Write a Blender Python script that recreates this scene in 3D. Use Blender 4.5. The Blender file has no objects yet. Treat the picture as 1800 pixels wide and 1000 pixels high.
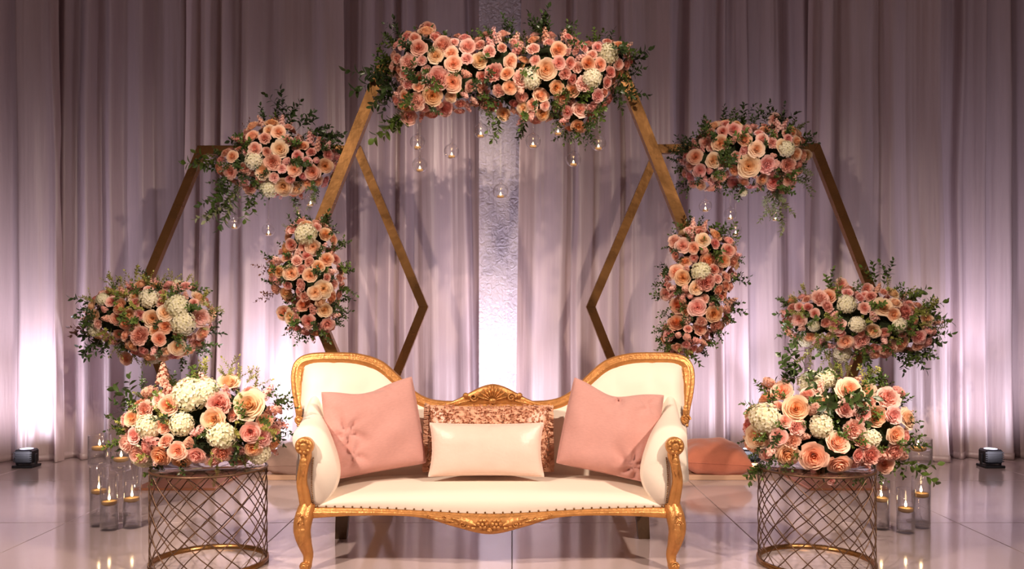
import bpy, math, random
from mathutils import Vector, Matrix, Euler, noise

# ------------------------------------------------------------------ camera, world, lights
SC = bpy.context.scene
COL = SC.collection
F, CX, HY, CH = 1500.0, 900.0, 560.0, 1.10        # focal length (px of 1800), principal column, horizon row, camera height

def P(px, py, d):
    """point at distance d from the camera plane seen at that place in the photograph"""
    return Vector(((px - CX) / F * d, d, CH - (py - HY) / F * d))

cam_data = bpy.data.cameras.new('camera')
cam = bpy.data.objects.new('camera', cam_data)
COL.objects.link(cam)
cam_data.sensor_width = 36.0
cam_data.lens = 36.0 * F / 1800.0
cam_data.shift_y = (HY - 500.0) / 1800.0
cam_data.clip_end = 100
cam_data.dof.use_dof = True
cam_data.dof.focus_distance = 4.2
cam_data.dof.aperture_fstop = 5.6
cam.location = (0, 0, CH)
cam.rotation_euler = (math.pi / 2, 0, 0)
SC.camera = cam

SC.view_settings.view_transform = 'Standard'
SC.view_settings.look = 'None'
SC.view_settings.gamma = 1.0
SC.view_settings.use_curve_mapping = False
SC.view_settings.exposure = 0.08
SC.cycles.use_denoising = True
SC.cycles.max_bounces = 8
SC.cycles.transparent_max_bounces = 16
SC.cycles.sample_clamp_indirect = 4.0
SC.cycles.caustics_reflective = False
SC.cycles.caustics_refractive = False

world = bpy.data.worlds.new('hall_ambience')
SC.world = world
world.use_nodes = True
world.node_tree.nodes['Background'].inputs[0].default_value = (0.62, 0.42, 0.38, 1)
world.node_tree.nodes['Background'].inputs[1].default_value = 0.185

def spot(name, loc, target, power, color, size_deg, blend, radius):
    l = bpy.data.lights.new(name, 'SPOT')
    l.energy = power; l.color = color; l.spot_size = math.radians(size_deg)
    l.spot_blend = blend; l.shadow_soft_size = radius
    o = bpy.data.objects.new(name, l); COL.objects.link(o)
    o.location = loc
    o.rotation_euler = (Vector(target) - Vector(loc)).to_track_quat('-Z', 'Y').to_euler()
    return o

WARM = (1.0, 0.79, 0.63)
spot('key_spot', (3.5, 0.3, 4.3), (-0.15, 4.3, 0.55), 1350, WARM, 56, 1.0, 0.13)
spot('key_spot', (-3.5, 0.3, 4.3), (-0.35, 4.3, 0.55), 1350, WARM, 56, 1.0, 0.13)
PIN = (1.0, 0.80, 0.66)
spot('pin_spot', (1.6, 0.6, 4.4), P(900, 130, 5.1), 900, PIN, 17, 1.0, 0.04)
spot('pin_spot', (-1.9, -0.2, 4.0), P(350, 720, 3.9), 1500, PIN, 15, 1.0, 0.04)
spot('pin_spot', (1.9, -0.2, 4.0), P(1455, 720, 3.9), 1100, PIN, 15, 1.0, 0.04)
spot('pin_spot', (0.9, 0.2, 4.3), P(270, 565, 5.9), 1250, PIN, 13, 1.0, 0.06)
spot('pin_spot', (-0.9, 0.2, 4.3), P(1520, 565, 5.9), 1250, PIN, 13, 1.0, 0.06)
spot('pin_spot', (-1.5, 0.8, 4.3), P(490, 275, 5.9), 800, PIN, 11, 1.0, 0.08)
spot('pin_spot', (1.5, 0.8, 4.3), P(1318, 275, 5.9), 800, PIN, 11, 1.0, 0.08)
UP_X = (-3.6, -1.78, -0.12, 1.76, 3.55)
for ux in UP_X:
    spot('uplight_beam', (ux, 6.33, 0.16), (ux, 6.68, 1.75), 150, (0.86, 0.80, 1.0), 52, 1.0, 0.05)
    spot('added_drape_wash', (ux, 5.95, 0.12), (ux, 6.66, 1.0), 92, (0.90, 0.84, 1.0), 118, 1.0, 0.12)  # added wash without a fixture, brightens the lower drapes

# ------------------------------------------------------------------ materials
def srgb(r, g, b):
    f = lambda c: (c / 255 / 12.92) if c / 255 <= 0.04045 else ((c / 255 + 0.055) / 1.055) ** 2.4
    return (f(r), f(g), f(b), 1.0)

def new_mat(name):
    m = bpy.data.materials.new(name); m.use_nodes = True
    nt = m.node_tree
    for n in list(nt.nodes): nt.nodes.remove(n)
    out = nt.nodes.new('ShaderNodeOutputMaterial')
    return m, nt, out

def N(nt, typ, **kw):
    n = nt.nodes.new(typ)
    for k, v in kw.items(): setattr(n, k, v)
    return n

def principled(name, col, rough=0.5, metal=0.0, spec=0.5, noise_scale=None, noise_amt=0.15, bump=0.0, bump_scale=60, sheen=0.0, coat=0.0, stretch=None, rough_var=0.0):
    m, nt, out = new_mat(name)
    b = N(nt, 'ShaderNodeBsdfPrincipled')
    b.inputs['Base Color'].default_value = col
    b.inputs['Roughness'].default_value = rough
    b.inputs['Metallic'].default_value = metal
    b.inputs['Specular IOR Level'].default_value = spec
    b.inputs['Sheen Weight'].default_value = sheen
    b.inputs['Coat Weight'].default_value = coat
    tc = N(nt, 'ShaderNodeTexCoord')
    mp = N(nt, 'ShaderNodeMapping')
    if stretch: mp.inputs['Scale'].default_value = stretch
    nt.links.new(tc.outputs['Object'], mp.inputs['Vector'])
    if noise_scale:
        t = N(nt, 'ShaderNodeTexNoise'); t.inputs['Scale'].default_value = noise_scale; t.inputs['Detail'].default_value = 5
        nt.links.new(mp.outputs['Vector'], t.inputs['Vector'])
        mx = N(nt, 'ShaderNodeMix', data_type='RGBA')
        mx.inputs[6].default_value = tuple(c * (1 - noise_amt) for c in col[:3]) + (1,)
        mx.inputs[7].default_value = tuple(min(1, c * (1 + noise_amt)) for c in col[:3]) + (1,)
        nt.links.new(t.outputs['Fac'], mx.inputs[0])
        nt.links.new(mx.outputs[2], b.inputs['Base Color'])
        if rough_var:
            mr = N(nt, 'ShaderNodeMapRange'); mr.inputs[3].default_value = rough - rough_var; mr.inputs[4].default_value = rough + rough_var
            nt.links.new(t.outputs['Fac'], mr.inputs[0]); nt.links.new(mr.outputs[0], b.inputs['Roughness'])
    if bump:
        t2 = N(nt, 'ShaderNodeTexNoise'); t2.inputs['Scale'].default_value = bump_scale; t2.inputs['Detail'].default_value = 4
        nt.links.new(mp.outputs['Vector'], t2.inputs['Vector'])
        bp = N(nt, 'ShaderNodeBump'); bp.inputs['Strength'].default_value = bump; bp.inputs['Distance'].default_value = 0.01
        nt.links.new(t2.outputs['Fac'], bp.inputs['Height'])
        nt.links.new(bp.outputs['Normal'], b.inputs['Normal'])
    nt.links.new(b.outputs[0], out.inputs[0])
    return m

def petal_mat(name, inner, outer, var=0.12, trans=0.25):
    """petals: colour runs from the heart to the rim (attribute 'rim'), a little different on every bloom"""
    m, nt, out = new_mat(name)
    at = N(nt, 'ShaderNodeAttribute'); at.attribute_name = 'rim'
    mx = N(nt, 'ShaderNodeMix', data_type='RGBA')
    mx.inputs[6].default_value = inner; mx.inputs[7].default_value = outer
    nt.links.new(at.outputs['Fac'], mx.inputs[0])
    oi = N(nt, 'ShaderNodeObjectInfo')
    hs = N(nt, 'ShaderNodeHueSaturation')
    mr = N(nt, 'ShaderNodeMapRange'); mr.inputs[3].default_value = 0.5 - var * 0.13; mr.inputs[4].default_value = 0.5 + var * 0.13
    nt.links.new(oi.outputs['Random'], mr.inputs[0]); nt.links.new(mr.outputs[0], hs.inputs['Hue'])
    ml = N(nt, 'ShaderNodeMath', operation='MULTIPLY'); ml.inputs[1].default_value = 7.31
    fr = N(nt, 'ShaderNodeMath', operation='FRACT')
    nt.links.new(oi.outputs['Random'], ml.inputs[0]); nt.links.new(ml.outputs[0], fr.inputs[0])
    mv = N(nt, 'ShaderNodeMapRange'); mv.inputs[3].default_value = 1 - var * 1.2; mv.inputs[4].default_value = 1 + var * 0.7
    nt.links.new(fr.outputs[0], mv.inputs[0]); nt.links.new(mv.outputs[0], hs.inputs['Value'])
    ms = N(nt, 'ShaderNodeMapRange'); ms.inputs[3].default_value = 1 + var * 1.8; ms.inputs[4].default_value = 1 - var * 1.8
    nt.links.new(fr.outputs[0], ms.inputs[0]); nt.links.new(ms.outputs[0], hs.inputs['Saturation'])
    nt.links.new(mx.outputs[2], hs.inputs['Color'])
    d = N(nt, 'ShaderNodeBsdfDiffuse'); t = N(nt, 'ShaderNodeBsdfTranslucent')
    s = N(nt, 'ShaderNodeMixShader'); s.inputs[0].default_value = trans
    nt.links.new(hs.outputs[0], d.inputs[0]); nt.links.new(hs.outputs[0], t.inputs[0])
    nt.links.new(d.outputs[0], s.inputs[1]); nt.links.new(t.outputs[0], s.inputs[2])
    nt.links.new(s.outputs[0], out.inputs[0])
    return m

def leaf_mat(name, a, b, gloss=0.35):
    m, nt, out = new_mat(name)
    p = N(nt, 'ShaderNodeBsdfPrincipled'); p.inputs['Roughness'].default_value = gloss
    oi = N(nt, 'ShaderNodeObjectInfo')
    tc = N(nt, 'ShaderNodeTexCoord'); t = N(nt, 'ShaderNodeTexNoise'); t.inputs['Scale'].default_value = 25
    nt.links.new(tc.outputs['Object'], t.inputs['Vector'])
    ad = N(nt, 'ShaderNodeMath', operation='ADD'); nt.links.new(oi.outputs['Random'], ad.inputs[0]); nt.links.new(t.outputs['Fac'], ad.inputs[1])
    hf = N(nt, 'ShaderNodeMath', operation='MULTIPLY'); hf.inputs[1].default_value = 0.5; nt.links.new(ad.outputs[0], hf.inputs[0])
    mx = N(nt, 'ShaderNodeMix', data_type='RGBA'); mx.inputs[6].default_value = a; mx.inputs[7].default_value = b
    nt.links.new(hf.outputs[0], mx.inputs[0]); nt.links.new(mx.outputs[2], p.inputs['Base Color'])
    nt.links.new(p.outputs[0], out.inputs[0])
    return m

def glass_mat(name, tint=(0.99, 0.99, 1.0, 1), gloss=0.9):
    m, nt, out = new_mat(name)
    g = N(nt, 'ShaderNodeBsdfGlossy'); g.inputs['Roughness'].default_value = 0.03; g.inputs[0].default_value = (gloss, gloss, gloss, 1)
    t = N(nt, 'ShaderNodeBsdfTransparent'); t.inputs[0].default_value = tint
    lw = N(nt, 'ShaderNodeLayerWeight'); lw.inputs['Blend'].default_value = 0.5
    pw = N(nt, 'ShaderNodeMath', operation='POWER'); pw.inputs[1].default_value = 2.2
    nt.links.new(lw.outputs['Facing'], pw.inputs[0])
    f = N(nt, 'ShaderNodeMapRange'); f.inputs[3].default_value = 0.06; f.inputs[4].default_value = 0.95
    nt.links.new(pw.outputs[0], f.inputs[0])
    s = N(nt, 'ShaderNodeMixShader')
    nt.links.new(f.outputs[0], s.inputs[0]); nt.links.new(t.outputs[0], s.inputs[1]); nt.links.new(g.outputs[0], s.inputs[2])
    nt.links.new(s.outputs[0], out.inputs[0])
    return m

def emit_mat(name, col, strength):
    m, nt, out = new_mat(name)
    e = N(nt, 'ShaderNodeEmission'); e.inputs[0].default_value = col; e.inputs[1].default_value = strength
    nt.links.new(e.outputs[0], out.inputs[0])
    return m

def curtain_mat(name, col, trans=0.3, bump=0.25, scale=(60, 60, 4), crinkle=0.0):
    m, nt, out = new_mat(name)
    tc = N(nt, 'ShaderNodeTexCoord'); mp = N(nt, 'ShaderNodeMapping'); mp.inputs['Scale'].default_value = scale
    nt.links.new(tc.outputs['Object'], mp.inputs['Vector'])
    t = N(nt, 'ShaderNodeTexNoise'); t.inputs['Scale'].default_value = 1.0; t.inputs['Detail'].default_value = 4
    nt.links.new(mp.outputs[0], t.inputs['Vector'])
    bp = N(nt, 'ShaderNodeBump'); bp.inputs['Strength'].default_value = bump; bp.inputs['Distance'].default_value = 0.01
    nt.links.new(t.outputs['Fac'], bp.inputs['Height'])
    mx = N(nt, 'ShaderNodeMix', data_type='RGBA')
    mx.inputs[6].default_value = tuple(c * 0.88 for c in col[:3]) + (1,); mx.inputs[7].default_value = col
    nt.links.new(t.outputs['Fac'], mx.inputs[0])
    norm = bp
    if crinkle:
        t3 = N(nt, 'ShaderNodeTexNoise'); t3.inputs['Scale'].default_value = 22; t3.inputs['Detail'].default_value = 6; t3.inputs['Distortion'].default_value = 1.5
        nt.links.new(tc.outputs['Object'], t3.inputs['Vector'])
        b2 = N(nt, 'ShaderNodeBump'); b2.inputs['Strength'].default_value = crinkle; b2.inputs['Distance'].default_value = 0.02
        nt.links.new(t3.outputs['Fac'], b2.inputs['Height']); nt.links.new(bp.outputs[0], b2.inputs['Normal']); norm = b2
    d = N(nt, 'ShaderNodeBsdfDiffuse'); tr = N(nt, 'ShaderNodeBsdfTranslucent'); s = N(nt, 'ShaderNodeMixShader'); s.inputs[0].default_value = trans
    nt.links.new(mx.outputs[2], d.inputs[0]); nt.links.new(mx.outputs[2], tr.inputs[0])
    nt.links.new(norm.outputs[0], d.inputs['Normal']); nt.links.new(norm.outputs[0], tr.inputs['Normal'])
    nt.links.new(d.outputs[0], s.inputs[1]); nt.links.new(tr.outputs[0], s.inputs[2])
    gl = N(nt, 'ShaderNodeBsdfGlossy'); gl.inputs['Roughness'].default_value = 0.45; gl.inputs[0].default_value = (0.8, 0.78, 0.8, 1)
    nt.links.new(norm.outputs[0], gl.inputs['Normal'])
    s2 = N(nt, 'ShaderNodeMixShader'); s2.inputs[0].default_value = 0.10
    nt.links.new(s.outputs[0], s2.inputs[1]); nt.links.new(gl.outputs[0], s2.inputs[2])
    nt.links.new(s2.outputs[0], out.inputs[0])
    return m

M = {}
M['gold'] = principled('antique_gold', srgb(204, 142, 80), 0.36, 0.5, 0.6, 30, 0.28, 0.25, 90, rough_var=0.1)
M['gold_deep'] = principled('gold_in_relief', srgb(204, 144, 82), 0.34, 0.55, 0.6, 45, 0.45, 0.3, 120)
M['brass'] = principled('brushed_brass', srgb(156, 114, 70), 0.28, 0.9, 0.5, 7, 0.3, 0.25, 9, rough_var=0.08)
M['brass_wire'] = principled('dull_brass_wire', srgb(98, 72, 54), 0.35, 0.6, 0.5, 40, 0.25)
M['copper'] = principled('rose_copper_plate', srgb(196, 132, 100), 0.28, 0.7, 0.5, 12, 0.1)
M['cream'] = principled('cream_upholstery', srgb(246, 232, 216), 0.55, 0, 0.35, 6, 0.03, 0.08, 350, sheen=0.15)
M['pink_linen'] = principled('dusty_pink_linen', srgb(212, 158, 150), 0.85, 0, 0.2, 60, 0.10, 0.35, 420, sheen=0.2, stretch=(1, 1, 3))
M['satin'] = principled('blush_satin', srgb(236, 208, 194), 0.38, 0, 0.5, 14, 0.07, 0.15, 60, sheen=0.2)
M['ruffle'] = principled('champagne_ruffle', srgb(222, 172, 142), 0.4, 0, 0.6, 40, 0.2)
M['velvet'] = principled('rust_velvet', srgb(196, 118, 92), 0.8, 0, 0.2, 12, 0.2, 0.2, 60, sheen=0.5)
M['grey_cloth'] = principled('taupe_cloth', srgb(168, 140, 128), 0.8, 0, 0.2, 12, 0.15, 0.2, 60, sheen=0.2)
M['wood_dark'] = principled('dark_stained_wood', srgb(92, 70, 50), 0.45, 0, 0.4, 12, 0.3, 0.1, 40, stretch=(4, 4, 0.6))
M['plank'] = principled('tan_board', srgb(196, 160, 134), 0.5, 0, 0.4, 5, 0.12, stretch=(0.6, 6, 6))
M['black'] = principled('black_plastic', srgb(22, 21, 24), 0.45, 0, 0.4, 20, 0.2)
M['bronze'] = principled('bronze_nail', srgb(120, 86, 52), 0.35, 0.8, 0.5, 20, 0.2)
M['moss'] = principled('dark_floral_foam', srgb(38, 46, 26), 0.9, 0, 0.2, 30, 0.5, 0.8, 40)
M['stem'] = leaf_mat('green_stem', srgb(70, 84, 42), srgb(98, 104, 58))
M['leaf_dark'] = leaf_mat('ruscus_leaf', srgb(36, 54, 26), srgb(74, 94, 44))
M['leaf_mid'] = leaf_mat('laurel_leaf', srgb(58, 84, 34), srgb(104, 124, 54))
M['leaf_lime'] = leaf_mat('lime_foliage', srgb(128, 138, 58), srgb(184, 178, 96), 0.5)
M['leaf_sage'] = leaf_mat('sage_foliage', srgb(120, 132, 92), srgb(168, 172, 130), 0.5)
M['leaf_rust'] = leaf_mat('bronze_foliage', srgb(88, 52, 40), srgb(130, 84, 62), 0.5)
M['rose_peach'] = petal_mat('peach_rose_petal', srgb(250, 184, 134), srgb(254, 222, 196), 0.10, 0.35)
M['rose_cream'] = petal_mat('cream_rose_petal', srgb(252, 208, 158), srgb(254, 234, 208), 0.07, 0.35)
M['rose_pink'] = petal_mat('pink_rose_petal', srgb(240, 164, 146), srgb(251, 212, 198), 0.10, 0.35)
M['carnation'] = petal_mat('blush_carnation_petal', srgb(242, 166, 148), srgb(252, 214, 200), 0.12, 0.35)
M['hydrangea'] = petal_mat('white_floret', srgb(226, 220, 170), srgb(252, 246, 230), 0.06, 0.3)
M['stock'] = petal_mat('pale_pink_floret', srgb(242, 172, 154), srgb(252, 222, 208), 0.12, 0.35)
M['glass'] = glass_mat('clear_glass')
M['water'] = glass_mat('still_water', (0.985, 0.99, 0.995, 1), 0.8)
M['wax'] = principled('ivory_wax', srgb(214, 170, 112), 0.5, 0, 0.4)
M['wax'].node_tree.nodes['Principled BSDF'].inputs['Subsurface Weight'].default_value = 0.0
M['flame'] = emit_mat('candle_flame', (1.0, 0.66, 0.32, 1), 26)
M['lens'] = emit_mat('uplight_lens', (0.8, 0.74, 1.0, 1), 4)
M['cord'] = principled('clear_cord', srgb(220, 214, 210), 0.3, 0, 0.5)
M['wall'] = principled('hall_wall_paint', srgb(120, 104, 100), 0.9, 0, 0.2, 3, 0.05)
M['drape'] = curtain_mat('sheer_voile', srgb(214, 190, 190))
M['drape_b'] = curtain_mat('sheer_voile_second', srgb(206, 182, 184))
M['drape_crinkle'] = curtain_mat('crinkled_voile', srgb(222, 208, 216), 0.35, 0.3, (60, 60, 8), crinkle=0.6)

def floor_material():
    m, nt, out = new_mat('polished_white_floor')
    b = N(nt, 'ShaderNodeBsdfPrincipled')
    tc = N(nt, 'ShaderNodeTexCoord')
    t = N(nt, 'ShaderNodeTexNoise'); t.inputs['Scale'].default_value = 1.6; t.inputs['Detail'].default_value = 6
    g = N(nt, 'ShaderNodeNewGeometry')
    nt.links.new(g.outputs['Position'], t.inputs['Vector'])
    mx = N(nt, 'ShaderNodeMix', data_type='RGBA'); mx.inputs[6].default_value = srgb(176, 158, 158); mx.inputs[7].default_value = srgb(206, 188, 186)
    nt.links.new(t.outputs['Fac'], mx.inputs[0]); nt.links.new(mx.outputs[2], b.inputs['Base Color'])
    mr = N(nt, 'ShaderNodeMapRange'); mr.inputs[3].default_value = 0.05; mr.inputs[4].default_value = 0.14
    nt.links.new(t.outputs['Fac'], mr.inputs[0]); nt.links.new(mr.outputs[0], b.inputs['Roughness'])
    b.inputs['Specular IOR Level'].default_value = 1.0
    nt.links.new(b.outputs[0], out.inputs[0])
    return m
M['floor'] = floor_material()

# ------------------------------------------------------------------ helpers
class MB:
    """collects vertices and faces for one mesh"""
    def __init__(self): self.v = []; self.f = []; self.a = []
    def add(self, vs, fs, attr=None, mat=None):
        o = len(self.v)
        if mat is not None: vs = [mat @ Vector(p) for p in vs]
        self.v += [tuple(p) for p in vs]
        self.f += [tuple(i + o for i in f) for f in fs]
        self.a += list(attr) if attr is not None else [0.5] * len(vs)
    def mesh(self, name, smooth=True, attr=False):
        me = bpy.data.meshes.new(name)
        me.from_pydata(self.v, [], self.f); me.update()
        if smooth: me.polygons.foreach_set('use_smooth', [True] * len(me.polygons))
        if attr:
            at = me.attributes.new('rim', 'FLOAT', 'POINT'); at.data.foreach_set('value', self.a)
        return me
    def build(self, name, mat, parent=None, smooth=True, attr=False):
        me = self.mesh(name, smooth, attr); me.materials.append(mat)
        return link(name, me, parent)

def link(name, me, parent=None, loc=None):
    o = bpy.data.objects.new(name, me); COL.objects.link(o)
    if parent: o.parent = parent
    if loc is not None: o.location = loc
    return o

def thing(name, label, cat, loc=(0, 0, 0), rot=(0, 0, 0), group=None):
    o = bpy.data.objects.new(name, None); COL.objects.link(o); o.empty_display_size = 0.05
    o.location = loc; o.rotation_euler = rot
    o['label'] = label; o['category'] = cat
    if group: o['group'] = group
    return o

def tag(o, label, cat, group=None):
    o['label'] = label; o['category'] = cat
    if group: o['group'] = group
    return o

def grid_faces(nu, nv, cu=False, cv=False):
    fs = []
    for i in range(nu if cu else nu - 1):
        for j in range(nv if cv else nv - 1):
            i2, j2 = (i + 1) % nu, (j + 1) % nv
            fs.append((i * nv + j, i2 * nv + j, i2 * nv + j2, i * nv + j2))
    return fs

def box(mb, lo, hi, bevel=0.0, mat=None):
    x0, y0, z0 = lo; x1, y1, z1 = hi; b = bevel
    if b <= 0:
        vs = [(x, y, z) for z in (z0, z1) for x, y in ((x0, y0), (x1, y0), (x1, y1), (x0, y1))]
        mb.add(vs, [(3, 2, 1, 0), (4, 5, 6, 7), (0, 1, 5, 4), (1, 2, 6, 5), (2, 3, 7, 6), (3, 0, 4, 7)], mat=mat); return
    rings = []
    for z, s in ((z0, b), (z0 + b, 0), (z1 - b, 0), (z1, b)):
        rings.append([(x0 + s, y0 + b, z), (x0 + b, y0 + s, z), (x1 - b, y0 + s, z), (x1 - s, y0 + b, z), (x1 - s, y1 - b, z), (x1 - b, y1 - s, z), (x0 + b, y1 - s, z), (x0 + s, y1 - b, z)])
    vs = [p for r in rings for p in r]
    fs = [tuple(reversed(range(8))), tuple(range(24, 32))]
    for k in range(3):
        for i in range(8):
            j = (i + 1) % 8
            fs.append((k * 8 + i, k * 8 + j, k * 8 + 8 + j, k * 8 + 8 + i))
    mb.add(vs, fs, mat=mat)

def lathe(mb, prof, n=24, center=(0, 0, 0), mat=None, attr=None):
    vs = []
    for k in range(n):
        a = 2 * math.pi * k / n
        for r, z in prof: vs.append((center[0] + r * math.cos(a), center[1] + r * math.sin(a), center[2] + z))
    mb.add(vs, grid_faces(n, len(prof), cu=True), mat=mat)

def ellipsoid(mb, c, r, nu=14, nv=9, mat=None):
    vs = []
    for i in range(nu):
        a = 2 * math.pi * i / nu
        for j in range(nv):
            b = math.pi * (j / (nv - 1)) - math.pi / 2
            vs.append((c[0] + r[0] * math.cos(b) * math.cos(a), c[1] + r[1] * math.cos(b) * math.sin(a), c[2] + r[2] * math.sin(b)))
    mb.add(vs, grid_faces(nu, nv, cu=True), mat=mat)

def smooth_path(pts, sub=6, closed=False):
    pts = [Vector(p) for p in pts]; out = []; n = len(pts)
    rng = n if closed else n - 1
    for i in range(rng):
        p1, p2 = pts[i], pts[(i + 1) % n]
        p0 = pts[i - 1] if (i > 0 or closed) else p1 * 2 - p2
        p3 = pts[(i + 2) % n] if (i + 2 < n or closed) else p2 * 2 - p1
        for k in range(sub):
            t = k / sub
            out.append(0.5 * ((2 * p1) + (p2 - p0) * t + (2 * p0 - 5 * p1 + 4 * p2 - p3) * t * t + (3 * p1 - p0 - 3 * p2 + p3) * t ** 3))
    if not closed: out.append(pts[-1])
    return out

def sweep(mb, path, prof, up=Vector((0, -1, 0)), scale=None, closed=False, caps=True):
    """profile (a across, b along 'up') swept along path"""
    n = len(path); m = len(prof); vs = []
    for i, p in enumerate(path):
        a = path[(i - 1) % n] if (closed or i > 0) else p
        b = path[(i + 1) % n] if (closed or i < n - 1) else p
        T = (b - a).normalized()
        B = T.cross(up)
        if B.length < 1e-4: B = T.cross(Vector((1, 0, 0)))
        B.normalize(); U = B.cross(T).normalized()
        s = scale(i / max(1, n - 1)) if scale else 1.0
        if not isinstance(s, tuple): s = (s, s)
        for (x, y) in prof: vs.append(p + B * (x * s[0]) + U * (y * s[1]))
    fs = grid_faces(n, m, cu=closed, cv=True)
    if caps and not closed:
        fs.append(tuple(reversed(range(m)))); fs.append(tuple(range((n - 1) * m, n * m)))
    mb.add(vs, fs)

def circle(r, n=8, ry=None):
    ry = r if ry is None else ry
    return [(r * math.cos(2 * math.pi * k / n), ry * math.sin(2 * math.pi * k / n)) for k in range(n)]

def tube(mb, pts, r, n=6, sub=1, scale=None, closed=False):
    pts = [Vector(p) for p in pts]
    if sub > 1: pts = smooth_path(pts, sub, closed)
    d = (pts[-1] - pts[0]) if not closed else Vector((0, 0, 1))
    up = Vector((0, -1, 0)) if abs(d.normalized().y if d.length else 0) < 0.9 else Vector((0, 0, 1))
    sweep(mb, pts, circle(r, n), up, scale, closed)

def interp(pts, x):
    if x <= pts[0][0]: return pts[0][1]
    for (a, b), (c, d) in zip(pts, pts[1:]):
        if x <= c:
            t = (x - a) / (c - a); return b + (d - b) * t
    return pts[-1][1]

def sinterp(pts, x):
    """smooth (catmull) version of interp"""
    n = len(pts)
    if x <= pts[0][0]: return pts[0][1]
    if x >= pts[-1][0]: return pts[-1][1]
    for i in range(n - 1):
        if x <= pts[i + 1][0]:
            x1, y1 = pts[i]; x2, y2 = pts[i + 1]
            m1 = (pts[i + 1][1] - pts[max(0, i - 1)][1]) / (pts[i + 1][0] - pts[max(0, i - 1)][0])
            m2 = (pts[min(n - 1, i + 2)][1] - y1) / (pts[min(n - 1, i + 2)][0] - x1)
            h = x2 - x1; t = (x - x1) / h
            return (2*t**3 - 3*t*t + 1) * y1 + (t**3 - 2*t*t + t) * h * m1 + (-2*t**3 + 3*t*t) * y2 + (t**3 - t*t) * h * m2

# ------------------------------------------------------------------ floor, wall
rnd = random.Random(7)
mb = MB(); box(mb, (-7.2, -2.0, -0.10), (7.2, 7.4, -0.012)); fl = mb.build('floor', principled('floor_bed', srgb(70, 60, 58), 0.8), smooth=False); fl['kind'] = 'structure'
pm = MB(); box(pm, (-0.5985, -0.5985, -0.012), (0.5985, 0.5985, 0.0), 0.002); pme = pm.mesh('floor_panel', False); pme.materials.append(M['floor'])
for i in range(12):
    for j in range(7):
        link('panel', pme, fl, (-6.6 + 1.2 * i, -0.8 + 1.2 * j - 0.0, 0))
mb = MB(); box(mb, (-7.2, 7.15, 0), (7.2, 7.3, 4.6)); w = mb.build('wall_back', M['wall'], smooth=False); w['kind'] = 'structure'

# ------------------------------------------------------------------ drapes
def drape(px0, px1, seed, mat, label, y0=6.66, lo=0.05, hi=0.19, amp=0.075, lean=0.0, top=4.4, flare=0.06):
    r = random.Random(seed)
    X0, X1 = (px0 - CX) / F * y0, (px1 - CX) / F * y0
    W = X1 - X0
    # fold crests across the width, random spacing and depth
    folds = []; x = 0.0
    while x < W:
        wd = r.uniform(lo, hi); folds.append((x, r.uniform(0.35, 1.0) * (1 if len(folds) % 2 else -1), r.uniform(-0.05, 0.05), r.random())); x += wd * r.choice((0.4, 0.6, 1.0, 1.3)); 
    folds.append((W, 0.4, 0, 0.3))
    nx = max(20, int(W / 0.008)); nz = 26
    vs = []
    prof0 = [(a, b) for a, b, c, d in folds]
    for i in range(nx + 1):
        u = W * i / nx
        for j in range(nz + 1):
            t = j / nz; z = 0.004 + (top - 0.004) * t
            k = [(a + c * (1 - t), b) for a, b, c, d in folds] if False else prof0
            du = 0.02 * noise.noise(Vector((u * 1.5, z * 0.7, seed)))
            s = sinterp(k, min(max(u + du, 0), W))
            fine = 0.006 * noise.noise(Vector((u * 55, z * 0.8, seed * 3.1))) + 0.010 * noise.noise(Vector((u * 22, z * 0.5, seed * 1.7)))
            a = amp * (0.85 + flare * 5 * (1 - t) ** 3)
            y = y0 + a * s + fine + 0.02 * noise.noise(Vector((u * 2, z * 0.9, seed + 9)))
            y -= flare * (1 - t) ** 8 * (0.6 + 0.5 * noise.noise(Vector((u * 4, 0, seed))))
            vs.append((X0 + u + lean * (1 - t) * (u / W - 0.5), y, z))
    m = MB(); m.add(vs, [tuple(reversed(f)) for f in grid_faces(nx + 1, nz + 1)])
    root = m.build('drape_panel', mat)
    tag(root, label, 'curtain', 'sheer drape panels of the backdrop')
    # hem band along the foot and pocket at the head
    h = MB(); hv = []
    for i in range(0, nx + 1, 2):
        p = vs[i * (nz + 1)]
        for dz, dy in ((0.0, 0.004), (0.05, 0.004), (0.05, -0.004), (0.0, -0.004)): hv.append((p[0], p[1] + dy, 0.003 + dz))
    h.add(hv, grid_faces(len(range(0, nx + 1, 2)), 4, cv=True))
    h.build('hem', mat, root)
    return root

DR = [(-160, 98, 11, 'drape', 'pale sheer drape panel at the far left end of the backdrop', 6.60),
      (86, 345, 12, 'drape_b', 'pale sheer drape panel behind the low flowers left of the left arch', 6.75),
      (335, 600, 13, 'drape', 'pale sheer drape panel hanging inside the left arch', 6.60),
      (588, 848, 14, 'drape_b', 'pale sheer drape panel between the left arch point and the centre strip', 6.75),
      (842, 925, 15, 'drape_crinkle', 'narrow crinkled bright drape strip behind the crest of the sofa', 6.66),
      (919, 1180, 16, 'drape', 'pale sheer drape panel right of the crinkled centre strip', 6.60),
      (1172, 1430, 17, 'drape_b', 'pale sheer drape panel hanging inside the right arch', 6.75),
      (1420, 1650, 18, 'drape', 'pale sheer drape panel behind the low flowers of the right arch', 6.60),
      (1640, 1960, 19, 'drape_b', 'pale sheer drape panel at the far right end of the backdrop', 6.75)]
for a, b, s, mt, lab, yy in DR:
    if mt == 'drape_crinkle': drape(a, b, s, M[mt], lab, yy, 0.15, 0.3, 0.02)
    else: drape(a, b, s, M[mt], lab, yy, lean=0.12)
mb = MB(); tube(mb, [(-7, 6.68, 4.38), (7, 6.68, 4.38)], 0.025, 8); tag(mb.build('curtain_rod', M['black']), 'black crossbar holding the drapes above the backdrop', 'rod')

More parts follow.
